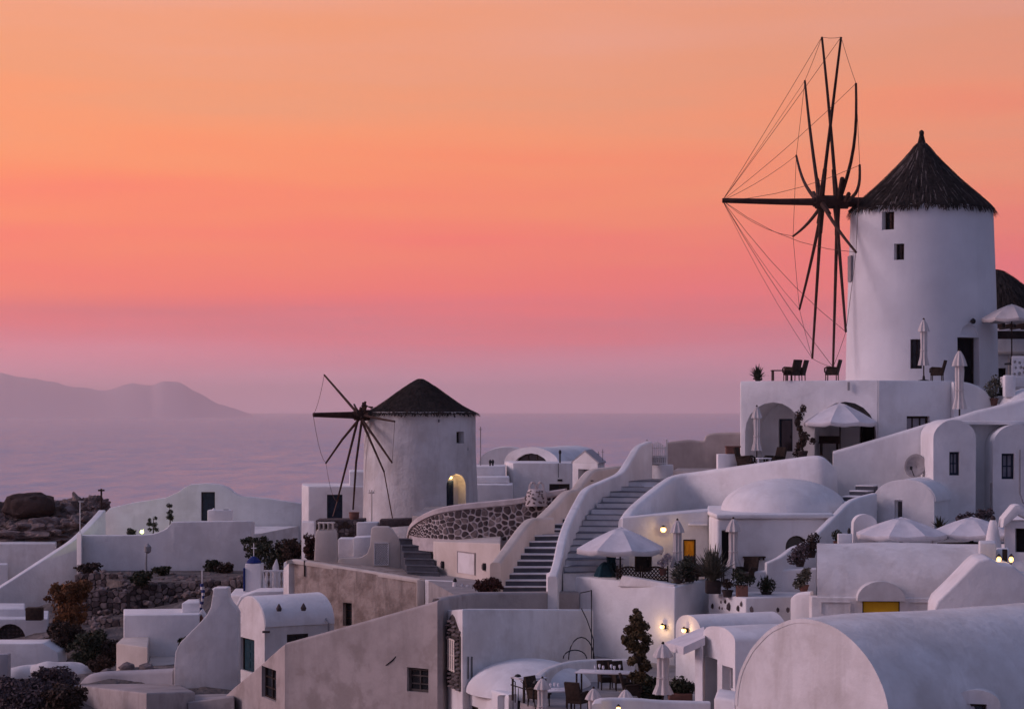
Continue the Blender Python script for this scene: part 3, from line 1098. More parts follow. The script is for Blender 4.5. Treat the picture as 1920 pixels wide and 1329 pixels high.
# ================================================================== LARGE WINDMILL on the terrace
def big_mill():
    cx, cy = X(1728, 95), 95.0
    zb, zt = 1.02, Z(394, 95)
    T = thing('windmill', 'tall white windmill with pointed thatched roof and twelve-spar wheel', 'windmill', (cx, cy, zb))
    tower = lathe('tower', (cx, cy, 0), [(3.36, zb - .3), (3.35, zb), (3.31, zb + 2), (3.25, zb + 4.2), (3.17, zb + 6.4), (3.12, zt)], 'mill_white', T, n=72, ang=50)
    for (a, b, c, e, k) in ((1652, 397, 1675, 430, 'window'), (1676, 457, 1695, 487, 'window'), (1707, 636, 1729, 691, 'window')):
        A, B = cylface(cx, cy, 3.2, (a + c) / 2)
        opening(tower, A, B, a, b, c, e, k, depth=.5, cols=2, rows=2, fw=.05, owner=T)
    A, B = cylface(cx, cy, 3.33, 1817)
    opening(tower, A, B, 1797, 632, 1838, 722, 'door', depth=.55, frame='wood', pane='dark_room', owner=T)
    # arched niche with a lamp over the door
    A, B = cylface(cx, cy, 3.33, 1818)
    opening(tower, A, B, 1803, 607, 1834, 628, 'window', depth=.14, arch=True, owner=T, fill=False)
    p = facept(A, B, 1820, 603)
    nn = Vector((p.x - cx, p.y - cy, 0)).normalized()
    t2 = thing('door_lantern', 'small dark unlit lantern above the tall windmill door', 'lamp', p)
    lathe('lantern_glass', p + nn * .16 + Vector((0, 0, -.1)), [(.06, 0), (.11, .06), (.12, .16), (.03, .24)], 'metal', t2, n=10)
    tube('bracket', [p - nn * .12, p + nn * .16], .02, 'metal', t2)
    # shutter on the west side
    q = cylface(cx, cy, 3.24, 1598)[0]
    a = R(186)
    n_ = Vector((math.cos(a), math.sin(a), 0)); u_ = Vector((-n_.y, n_.x, 0))
    c = Vector((cx, cy, 0)) + n_ * 3.26; c.z = Z(505, 95)
    box('shutter', c, (.55, .07, 1.15), 'grey_metal', T, ax=(u_, n_, Vector((0, 0, 1))))
    prof = [(3.16, zt - .06), (2.98, zt + .14), (2.50, zt + .60), (1.82, zt + 1.18), (1.24, zt + 1.74), (.70, zt + 2.31), (.38, zt + 2.69), (.18, zt + 2.97), (.10, zt + 3.3), (.07, zt + 3.45)]
    rf = lathe('roof', (cx, cy, 0), prof, 'thatch', T, n=56, mod=lambda q, z: 1 + .025 * math.sin(11 * q + z * 2) + .02 * math.sin(23 * q - z * 3))
    thatch(rf, (cx, cy, 0), prof[:8], 4600, 3, 'thatch_light', ln=.8, lift=.07, w=.024)
    thatch(rf, (cx, cy, 0), prof[:4], 1400, 4, 'thatch', ln=.32, lift=.09, w=.024)
    thatch(rf, (cx, cy, 0), prof[:8], 420, 14, 'thatch_grey', ln=.9, lift=.09, w=.02)
    lathe('finial', (cx, cy, zt + 3.3), [(.09, 0), (.115, .12), (.10, .2), (.03, .26)], 'thatch', rf, n=10)
    # wheel: every spar runs from one of two mounts on the shaft to its tip
    a = R(3.2)
    n = Vector((-math.cos(a), -math.sin(a), 0))
    e1 = Vector((math.sin(a), -math.cos(a), 0))
    hub = P(1554, 379, 94.6)
    tip = hub + n * 4.75 + Vector((0, 0, .04))
    tube('windshaft', [hub - n * 2.2, hub + n * .7], .22, 'spar', T, n=12)
    tube('bowsprit', [hub + n * .5, hub + n * 2.2, tip], [.17, .14, .11], 'spar', T, n=10)
    A_, B_ = (hub.x, hub.y), (hub.x + e1.x, hub.y + e1.y)
    spec = [(1577, 70, .35, 0, 0), (1605, 157, -.45, .28, -.1), (1612, 310, -.75, .22, -.22), (1605, 473, .35, -.05, -.05), (1586, 622, -.3, 0, 0), (1562, 688, -.4, 0, 0),
            (1523, 672, .3, 0, 0), (1499, 580, .25, .05, 0), (1487, 443, .2, 0, -.15), (1493, 292, .5, -.12, -.16), (1509, 152, .4, -.04, 0), (1541, 70, -.35, .03, 0)]
    hubm = MB()
    hubm.tube([hub - n * .85, hub + n * .6], .30, 12)
    tips = []
    for k, (px, py, mo, bx, bz) in enumerate(spec):
        q = facept(A_, B_, px, py)
        base = hub + n * mo
        pts = []
        for s_ in range(9):
            t = s_ / 8
            w_ = math.sin(math.pi * t)
            pts.append(base.lerp(q, t) + Vector((bx * w_, 0, bz * w_)))
        tube('spar', pts, [.09 - .038 * s_ / 8 for s_ in range(9)], 'spar', T, n=7)
        dd = (q - base).normalized()
        hubm.tube([base - dd * .3, base + dd * 1.5], [.15, .10], 6)
        tips.append(pts[-1])
    hubm.build('hub', 'spar', T)
    for k in range(12):
        rope('rim_rope', tips[k], tips[(k + 1) % 12], .011, T, sag=.05)
        rope('stay_rope', tip, tips[k], .011, T, sag=[.05, .15, .3, .5, .4, .3, .3, .25, .3, .15, .05, .05][k])
big_mill()

def small_mill():
    cx, cy = X(788, 117), 117.0
    zb, zt = -8.2, Z(772, 117)
    T = thing('windmill', 'squat weathered windmill with low dark conical roof and broken wheel', 'windmill', (cx, cy, zb))
    tower = lathe('tower', (cx, cy, 0), [(3.2, zb), (3.17, -6.5), (3.12, -4.5), (3.08, -2.5), (3.05, -1.2), (3.03, zt)], 'mill', T, n=64, ang=50,
                  mod=lambda q, z: 1 + .006 * math.sin(5 * q + z) + .004 * math.sin(13 * q - 2 * z))
    A, B = cylface(cx, cy, 3.05, 862)
    opening(tower, A, B, 856, 809, 870, 831, 'window', depth=.45, cols=1, rows=1, fw=.04, owner=T, frame='grey_metal')
    A, B = cylface(cx, cy, 3.1, 856)
    opening(tower, A, B, 838, 889, 875, 960, 'door', depth=.7, arch=True, fill=False, owner=T)
    c, u, n, w, h = rect_on(A, B, 836, 901, 858, 960)
    zup = Vector((0, 0, 1))
    dr = box('door', c - n * .30 - u * .05, (w * .95, .08, h), 'blue_door', T, ax=(u, n, zup))
    mbb = MB()
    for k in range(3): mbb.box(c - n * .24 + u * (-.22 + .2 * k), (.05, .03, h * .9), ax=(u, n, zup))
    mbb.build('plank', 'blue_door', dr, smooth=False)
    # lit niche inside the doorway
    p = facept(A, B, 851, 893) - n * .30
    lt = thing('doorway_lamp', 'glowing lamp under the arched doorway of the weathered windmill', 'lamp', p)
    lathe('bulb', p + Vector((0, 0, -.05)), [(.01, -.1), (.08, -.06), (.1, 0), (.07, .06), (.01, .08)], 'warm_lamp', lt, n=12)
    tube('bracket', [p + Vector((0, 0, .05)), p + Vector((0, 0, .3))], .015, 'metal', lt)
    lamp_glow(lt, p + n * .14 - Vector((0, 0, .1)), 18, .05)
    # little crosses scratched into the plaster: dark anchor irons
    for (px, py) in ((823, 789), (877, 842)):
        A, B = cylface(cx, cy, 3.05, px)
        q = facept(A, B, px, py)
        box('anchor_iron', q, (.05, .1, .16), 'metal', T)
    prof = [(3.20, zt - .12), (2.80, zt + .07), (2.25, zt + .36), (1.70, zt + .74), (1.12, zt + 1.17), (.58, zt + 1.52), (.2, zt + 1.74), (.05, zt + 1.80)]
    rf = lathe('roof', (cx, cy, 0), prof, 'thatch', T, n=48, mod=lambda q, z: 1 + .02 * math.sin(9 * q + z * 2) + .015 * math.sin(21 * q))
    thatch(rf, (cx, cy, 0), prof, 2600, 5, 'thatch', ln=.5, lift=.05, w=.03)
    # wheel: axis to the left and a little to the camera
    a = R(26)
    n = Vector((-math.cos(a), -math.sin(a), 0)); e1 = Vector((math.sin(a), -math.cos(a), 0)); e2 = Vector((0, 0, 1))
    hub = Vector((cx, cy, Z(778, 115.7))) + n * 3.5
    tip = hub + n * 2.75
    tube('windshaft', [hub - n * 1.2, hub + n * .45], .22, 'spar', T, n=10)
    tube('bowsprit', [hub + n * .3 + Vector((0, 0, .06)), tip + Vector((0, 0, .03))], [.13, .10], 'spar', T, n=8)
    tube('bowsprit', [hub + n * .3 - Vector((0, 0, .12)), tip - Vector((0, 0, .03))], [.08, .07], 'spar', T, n=8)
    mb = MB()
    mb.tube([hub - n * .45, hub + n * .35], .30, 10)
    for (dy, dz, L_) in ((.2, 1, .75), (-.25, 1, .7), (0, -1, .6), (.9, .1, .6), (.5, 1, .55)):
        dd = (e1 * dy + e2 * dz).normalized()
        mb.tube([hub - n * .1, hub - n * .2 + dd * L_], [.1, .07], 6)
    mb.build('hub', 'spar', T)
    A = (hub.x, hub.y); B = (hub.x + e1.x, hub.y + e1.y)
    tp = []
    for i, (px, py, full) in enumerate(((608, 703, 1), (740, 790, 1), (735, 867, 1), (611, 868, 1), (632, 940, 1), (662, 955, 1), (720, 884, 1), (664, 758, .8))):
        q = facept(A, B, px, py)
        d_ = q - hub
        tube('spar', [hub - d_.normalized() * .5 + n * (.12 * (-1) ** i), hub + d_ * .5 + n * .05, q], [.08, .068, .052], 'spar', T, n=6)
        tp.append(q)
    rope('stay_rope', tip, tp[0], .012, T, sag=.3)
    rope('stay_rope', tip, tp[3], .012, T, sag=.5)
    rope('rim_rope', tp[1], tp[2], .012, T, sag=.1)
    rope('rim_rope', tp[3], tp[4], .012, T, sag=.5)
    rope('tie_rope', tp[6], P(736, 972, 113.5), .03, T)
    rope('tie_rope', tp[4], P(624, 968, 113.5), .03, T)
    # rods sticking out under the left eave
    mb = MB()
    for k in range(4):
        p = P(697 + k, 766 - k, 114.6)
        mb.tube([p, p + Vector((-.35 - .1 * k, -.1, .22 - .05 * k))], .025, 5)
    mb.build('eave_stick', 'spar', T)
small_mill()

# ================================================================== houses below the large windmill
def terrace_house():
    T = thing('terrace_house', 'white flat-roofed house with two arched loggias below the tall windmill', 'house', P(1520, 870, 88))
    A, B = XY(1388, 89.5), XY(1646, 87)
    zt = 1.19
    w = plan('wall', [A, B, XY(1660, 100.5), XY(1388, 102)], -3.4, zt, 'white', T, bevel=.05)
    t = (B - A).normalized(); n = Vector((t.y, -t.x)); n = n if n.y < 0 else -n
    opening(w, A, B, 1397, 754, 1503, 872, 'door', depth=2.2, arch=True, fill=False)
    opening(w, A, B, 1527, 753, 1643, 876, 'door', depth=2.2, arch=True, fill=False)
    A2, B2 = A - n * 2.2, B - n * 2.2
    opening(w, A2, B2, 1460, 785, 1486, 846, 'door', depth=.2, pane='glass', frame='blue_door')
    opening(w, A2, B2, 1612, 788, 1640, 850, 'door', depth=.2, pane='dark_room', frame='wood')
    w2 = plan('side_wing', [XY(1646.3, 86.97), XY(1790, 88.2), XY(1790, 101), XY(1663, 100.4)], -3.4, zt - .01, 'white', T, bevel=.05)
    opening(w2, XY(1646, 86.97), XY(1790, 88.2), 1700, 780, 1743, 822, 'window', depth=.25, cols=3, rows=1, pane='curtain', fw=.09)
    tube('drain_pipe', [P(1591, 716, 87.4), P(1591, 732, 87.4)], .05, 'grey_metal', T)
    # vine on the pillar between the arches
    c = P(1512, 870, 88.1)
    v = thing('climbing_vine', 'dark climbing vine on the pillar between the two arches', 'vine', c)
    bl = []
    for k in range(9):
        f = k / 8
        bl.append(((X(1512 - 12 - 6 * math.sin(k * 1.3), 88), 87.85, Z(862 - f * 95, 88)), (.16 + .05 * math.sin(k * 2), .16, .22), 110))
    V, Fc = leaves(bl, .06, 12)
    raw('foliage', V, Fc, 'leaf_brown', v)
    tube('stem', [c, P(1500, 820, 88.0), P(1494, 772, 88.05)], [.04, .03, .015], 'bark', v)
terrace_house()
def upper_right():
    # thatched mill behind the tall one, house and pergola at the picture's right edge
    cx, cy = X(1866, 112), 112.0
    T = thing('windmill', 'thatched round mill half hidden behind the tall windmill', 'windmill', (cx, cy, 0))
    lathe('tower', (cx, cy, 0), [(2.4, 0), (2.3, 5.2)], 'white', T, n=40)
    prof = [(2.75, 4.9), (2.45, 5.35), (2.0, 5.95), (1.45, 6.5), (.8, 7.0), (.25, 7.28), (.05, 7.34)]
    rf = lathe('roof', (cx, cy, 0), prof, 'thatch', T, n=40)
    thatch(rf, (cx, cy, 0), prof, 1500, 8, 'thatch_light', ln=.8, lift=.12, w=.035)
    H = thing('side_house', 'white house with dark pergola beside the tall windmill', 'house', P(1900, 735, 99))
    w = plan('wall', [XY(1862, 99), XY(1990, 99), XY(1990, 104), XY(1862, 104)], .3, Z(632, 99), 'white2', H, bevel=.04)
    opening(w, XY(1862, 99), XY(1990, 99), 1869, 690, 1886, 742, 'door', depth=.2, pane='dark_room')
    box('cornice', P(1925, 662, 98.95) , (3.2, .16, .14), 'cream', H, bevel=.02)
    for k in range(5): box('pilaster', P(1893 + 26 * k, 692, 98.98), (.10, .10, 1.4), 'cream', H, bevel=.01)
    pg = thing('pergola', 'dark wooden pergola roof over the right-hand house front', 'pergola', P(1900, 740, 97.5))
    for k in range(7): box('beam', Vector((X(1866, 97.5) + .06 + k * .5, 97.5, Z(612, 97.5))), (.12, 2.9, .2), 'wood', pg)
    box('fascia', P(1930, 628, 96.02), (3.4, .08, .36), 'wood', pg)
    for px in (1868, 1985): box('post', Vector((X(px, 96.1), 96.1, (Z(628, 96.1) + .6) / 2)), (.12, .12, Z(628, 96.1) - .6), 'wood', pg)
    # pierced parapet and rounded shoulder
    Pp = thing('pierced_parapet', 'small white parapet pierced with round holes at right edge', 'parapet', P(1915, 735, 90.5))
    mb = plan('wall', [XY(1897, 90.5), XY(1975, 90.5), XY(1975, 90.72), XY(1897, 90.72)], .85, Z(668, 90.5), 'white', Pp, bevel=.03)
    g = random.Random(3)
    for i in range(5):
        for j in range(3):
            px, py = 1904 + i * 9 + g.uniform(-2, 2), 678 + j * 11 + g.uniform(-2, 2)
            q = P(px, py, 90.5); r_ = g.uniform(.05, .085)
            CUTS.setdefault(mb.name, []).append(ext([q + Vector((r_ * math.cos(k * .785), -.3, r_ * math.sin(k * .785))) for k in range(8)], Vector((0, .8, 0))))
    box('plinth', P(1898, 716, 89.9), (.9, .7, .45), 'white', Pp, bevel=.05)
    D = thing('roof_shoulder', 'rounded white roof shoulder at the right edge above the sloping wall', 'roof', P(1925, 790, 88))
    lathe('dome', P(1935, 800, 88), [(1.6, -.6), (1.55, .3), (1.42, .8), (1.15, 1.2), (.8, 1.45), (.4, 1.58), (.05, 1.6)], 'white', D, n=36)
    box('chimney', P(1892, 724, 87.6), (.45, .45, .9), 'white', D, bevel=.06)
    pot_plant('grey-green shrub in a pot beside the sloping parapet', P(1862, 760, 88.5), .22, .3, [(0, .45, .38, 300), (-.1, .1, .3, 200), (.1, .75, .25, 120)], .06, 'leaf_grey', seed=31)
    ribbon_t = ribbon('parapet_wall', [(1786, 716, 87.9), (1812, 717, 88.0), (1835, 726, 88.2), (1852, 742, 88.5), (1866, 762, 88.9)], .3, -1.0, 'white')
    tag(ribbon_t, 'curved white parapet stepping down beside the tall windmill terrace', 'wall')
upper_right()
def slope_wall():
    o = ribbon('sloping_wall', [(1562, 846, 86.2), (1642, 823, 86), (1702, 805, 85.8), (1748, 791, 85.6), (1793, 782, 85.5), (1835, 769, 85.5), (1869, 761, 85.5), (1960, 735, 85.5)], .5, -5.5, 'white', side=1)
    tag(o, 'long white wall with sloping top below the house with the arched loggias', 'wall')
    H = thing('bay_house', 'tall white house with two arch-topped bays at the right edge', 'house', P(1830, 990, 84))
    zt = Z(792, 84.6)
    body = plan('wall', [XY(1751, 84.6), XY(1975, 84.9), XY(1975, 89), XY(1751, 89)], -7, zt, 'white', H, bevel=.06)
    for i, (a, b, py, Yf, win) in enumerate(((1750, 1829, 787, 83.0, (1780, 847, 1799, 891)), (1862, 1948, 797, 83.2, (1878, 850, 1902, 898)))):
        A, B = XY(a, Yf), XY(b, Yf)
        hw = (B - A).length / 2; mid = (A + B) / 2
        rise = hw * .85
        bay = vault('bay', mid, mid + Vector((0, 2.6)), hw, Z(py, Yf) - rise, rise, -7, 'white', H, bevel=.04)
        opening(bay, A, B, *win, 'window', depth=.28, cols=2, rows=2, owner=H, frame='blue_door', pane='curtain', fw=.09)
    slab('roof_slab', [P(1800, 789, 84.0), P(1975, 789, 84.0), P(1975, 796, 84.0), P(1800, 796, 84.0)], (0, 3, 0), 'white', H, .03)
    tube('conduit', [P(1912, 843, 82.9), P(1912, 925, 82.9), P(1918, 942, 82.7), P(1935, 950, 82.6)], .03, 'grey_metal', H)
    tube('conduit', [P(1858, 905, 83.4), P(1857, 970, 83.4)], .025, 'grey_metal', H)
    # satellite dish
    c = P(1718, 874, 85.0)
    D = thing('satellite_dish', 'pale satellite dish on the long sloping wall', 'satellite dish', c)
    n = Vector((-.55, -.80, .25)).normalized(); u = n.cross(Vector((0, 0, 1))).normalized(); v = u.cross(n)
    vs, fs = [], []
    for i in range(6):
        r_ = .46 * i / 5 + .001
        for k in range(24):
            q = k * math.pi / 12
            vs.append(c + n * (.22 * (r_ / .46) ** 2 - .1) + u * (r_ * math.cos(q)) + v * (r_ * 1.05 * math.sin(q)))
    for i in range(5):
        for k in range(24):
            j = (k + 1) % 24
            fs.append([i * 24 + k, i * 24 + j, (i + 1) * 24 + j, (i + 1) * 24 + k])
    o = obj('reflector', vs, fs, 'grey_metal', D)
    o.modifiers.new('thickness', 'SOLIDIFY').thickness = .02
    tube('feed_arm', [c - v * .42 + n * .1, c + n * .45 - v * .2], .018, 'metal', D)
    box('receiver', c + n * .47 - v * .18, (.1, .1, .14), 'metal', D, bevel=.02)
    tube('mount', [c - n * .1, c - n * .1 + Vector((.5, .6, -.25))], .03, 'metal', D)
slope_wall()
def curve_wall():
    o = ribbon('curved_wall', [(1171, 972, 82.5), (1184, 953, 83.6), (1208, 931, 85.4), (1244, 903, 87.6), (1268, 890, 88.4), (1315, 883, 88.2), (1400, 871, 86.6), (1470, 861, 85.6), (1530, 854, 85.0), (1548, 862, 85.0), (1562, 880, 85.2)], .5, -6.5, 'white', rnd=.7)
    tag(o, 'sweeping white wall curving from the stairs to the arched house', 'wall')
    f = plan('terrace_floor', [XY(1262, 89), XY(1530, 85.6), XY(1556, 86.6), XY(1600, 87.2), XY(1640, 90.5), XY(1390, 93), XY(1270, 93)], -3.2, -2.55, 'paving', None, bevel=0)
    tag(f, kind='structure')
curve_wall()
def dome_chapel():
    T = thing('domed_house', 'white house with a broad low dome and a narrow doorway', 'house', P(1400, 1065, 80))
    A, B, C = XY(1329, 81.6), XY(1344, 79.2), XY(1560, 79.6)
    zt = -4.05
    w = plan('wall', [A, B, C, XY(1560, 86), XY(1329, 86)], -7.2, zt, 'white', T, bevel=.1)
    plan('cornice', [XY(1327, 81.7), XY(1343, 79.05), XY(1562, 79.45), XY(1562, 86), XY(1327, 86)], zt + .002, zt + .18, 'white', T, bevel=.06)
    c = Vector((X(1470, 82.6), 82.6, zt + .17))
    pr = [(2.42 * math.cos(q * math.pi / 2 / 12) + .01, 1.22 * math.sin(q * math.pi / 2 / 12)) for q in range(13)]
    lathe('dome', c, pr, 'white', T, n=64)
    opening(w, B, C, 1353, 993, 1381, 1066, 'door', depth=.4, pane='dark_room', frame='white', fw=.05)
    opening(w, B, C, 1473, 1004, 1514, 1032, 'window', depth=.3, arch=True, cols=1, rows=1, frame='wood')
    bn = thing('wall_shelf', 'narrow dark shelf on the wall under the dome', 'shelf', P(1415, 1047, 79.3))
    box('board', P(1414, 1044, 79.25), (.84, .2, .05), 'wood', bn)
    for px in (1396, 1404, 1414, 1424, 1432): box('bracket', P(px, 1047, 79.25), (.04, .18, .1), 'wood', bn)
    # stair parapet climbing to the right of the dome
    o = ribbon('stair_parapet', [(1436, 1054, 77.2), (1460, 1043, 77.3), (1484, 1026, 77.6), (1515, 1012, 78.2), (1566, 963, 79.6), (1595, 937, 80.8), (1638, 924, 82)], .3, -7, 'white', side=0)
    tag(o, 'white diagonal parapet climbing beside the dome', 'wall')
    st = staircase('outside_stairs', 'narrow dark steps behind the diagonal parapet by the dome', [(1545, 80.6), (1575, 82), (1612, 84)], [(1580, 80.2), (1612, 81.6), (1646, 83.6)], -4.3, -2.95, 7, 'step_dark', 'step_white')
    H = thing('vaulted_house', 'little barrel-vaulted house with a dark doorway behind the open parasols', 'house', P(1696, 1000, 82))
    A, B = XY(1640, 82.3), XY(1752, 81.2)
    mid = (A + B) / 2; t = (B - A).normalized(); n = Vector((-t.y, t.x))
    hw = (B - A).length / 2
    v = vault('wall', mid, mid + n * 3.2, hw, Z(938, 81.8), .78, -7, 'white', H)
    vshell('roof', mid + n * .02, mid + n * 3.25, hw - .01, Z(938, 81.8) - .02, .78, .07, 'white', H)
    opening(v, A, B, 1677, 937, 1692, 974, 'window', depth=.3, cols=1, rows=1, frame='white')
dome_chapel()
def front_house():
    """house under the sweeping wall with lamp and yellow door"""
    T = thing('parasol_house', 'white house with orange door behind the open parasol', 'house', P(1250, 1065, 81))
    A, B = XY(1166, 81.6), XY(1329, 81.9)
    w = plan('wall', [A, B, XY(1329, 86), XY(1180, 86)], -7.0, [Z(969, 81.6), Z(957, 81.9), Z(953, 86), Z(965, 86)], 'white', T, bevel=.06)
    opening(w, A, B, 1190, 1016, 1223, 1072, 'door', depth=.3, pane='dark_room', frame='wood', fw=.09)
    d_ = opening(w, A, B, 1281, 1011, 1305, 1072, 'door', depth=.16, pane='orange', frame='wood', fw=.05, label='bright orange door')
    box('shelf_ledge', P(1308, 983, 81.75), (.7, .3, .08), 'white', T, bevel=.02)
    box('pier', P(1168, 1045, 81.2), (.5, .4, 1.7), 'white', T, bevel=.05)
    wall_lamp(P(1243, 992, 81.62), (0, -1, 0), 'glowing round lamp on the wall above the orange door', 10, .11)
front_house()

# ================================================================== the two flights of stairs
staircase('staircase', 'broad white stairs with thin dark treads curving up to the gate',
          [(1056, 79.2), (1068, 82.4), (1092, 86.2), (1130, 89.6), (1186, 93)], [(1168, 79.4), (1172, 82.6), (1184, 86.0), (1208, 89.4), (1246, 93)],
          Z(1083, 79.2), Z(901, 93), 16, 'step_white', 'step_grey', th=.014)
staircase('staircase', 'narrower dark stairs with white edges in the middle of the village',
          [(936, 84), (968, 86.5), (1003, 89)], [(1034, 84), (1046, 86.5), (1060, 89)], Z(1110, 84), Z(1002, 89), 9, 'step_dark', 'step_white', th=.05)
staircase('staircase', 'short upper flight of dark steps squeezed between two cream parapets',
          [(1030, 90.6), (1056, 93.6), (1085, 96.5)], [(1066, 90.4), (1086, 93.4), (1112, 96.5)], Z(1000, 90.5), Z(930, 96.5), 7, 'step_dark', 'step_white', th=.05)
f = plan('stair_landing', [XY(998, 88.9), XY(1064, 88.9), XY(1070, 90.8), XY(1012, 90.8)], -7, Z(1001, 89) + .004, 'paving', None, bevel=0)
tag(f, kind='structure')
f = plan('stair_landing', [XY(1180, 92.8), XY(1262, 92.8), XY(1275, 97), XY(1190, 97)], -4.5, Z(901, 93) + .004, 'paving', None, bevel=0)
tag(f, kind='structure')
o = ribbon('stair_parapet', [(1036, 1080, 78.3), (1045, 1052, 79.3), (1054, 1010, 81.2), (1066, 975, 83.4), (1085, 937, 86.6), (1100, 915, 88.4), (1132, 900, 90.4), (1162, 885, 91.8), (1180, 860, 93.2), (1195, 837, 94.4), (1216, 827, 95.4)], .36, -7.6, 'white', rnd=.5)
tag(o, 'tall white parapet snaking between the broad and the narrow stairs', 'wall')
o = ribbon('stair_parapet', [(929, 1054, 83.8), (950, 1026, 85.4), (975, 992, 87.6), (988, 977, 88.4), (1000, 971, 88.9), (1034, 970, 89.4)], .45, -7.8, 'cream', rnd=.6)
tag(o, 'cream parapet on the open side of the narrow dark stairs', 'wall')
o = ribbon('stair_parapet', [(1012, 970, 90.2), (1035, 948, 91.6), (1060, 922, 93), (1078, 916, 93.8), (1092, 898, 95), (1108, 881, 96), (1135, 876, 97), (1164, 873, 98)], .5, -6.5, 'cream', rnd=.6)
tag(o, 'cream parapet with round vent above the stone wall', 'wall')
lathe('vent', P(1109, 901, 95.4), [(.10, -.02), (.10, .02)], 'metal', o, n=12)

# ---- gate and tan walls behind the stairs
def gate():
    T = thing('garden_gate', 'pale wrought gate with arched top at the head of the stairs', 'gate', P(1232, 872, 95.5))
    Y = 95.5
    for px in (1213, 1250): box('post', P(px, 848, Y), (.08, .08, 1.15), 'white2', T)
    for k in range(9):
        px = 1217 + k * 3.7
        top = 828 + abs(k - 4) ** 1.6 * .9
        tube('bar', [P(px, 871, Y), P(px, top, Y)], .03, 'white', T, n=5)
    for py in (840, 856, 868): box('rail', P(1232, py, Y + .03), (.86, .03, .045), 'white2', T)
    box('kick_panel', P(1232, 863, Y + .06), (.86, .02, .42), 'leaf_red', T)
    w = plan('gate_wall', [XY(1200, 96), XY(1263, 95.2), XY(1263, 96), XY(1200, 96.6)], -4.5, Z(871, 95.4), 'white', None, bevel=.05)
    tag(w, 'short white wall under the wrought gate', 'wall')
    o = ribbon('tan_wall', [(1250, 829, 97), (1290, 824, 97), (1318, 826, 97), (1325, 815, 97), (1345, 811, 97), (1392, 810, 97)], .4, -4, 'tan', sub=3)
    tag(o, 'rough tan wall between the gate and the arched house', 'wall')
gate()

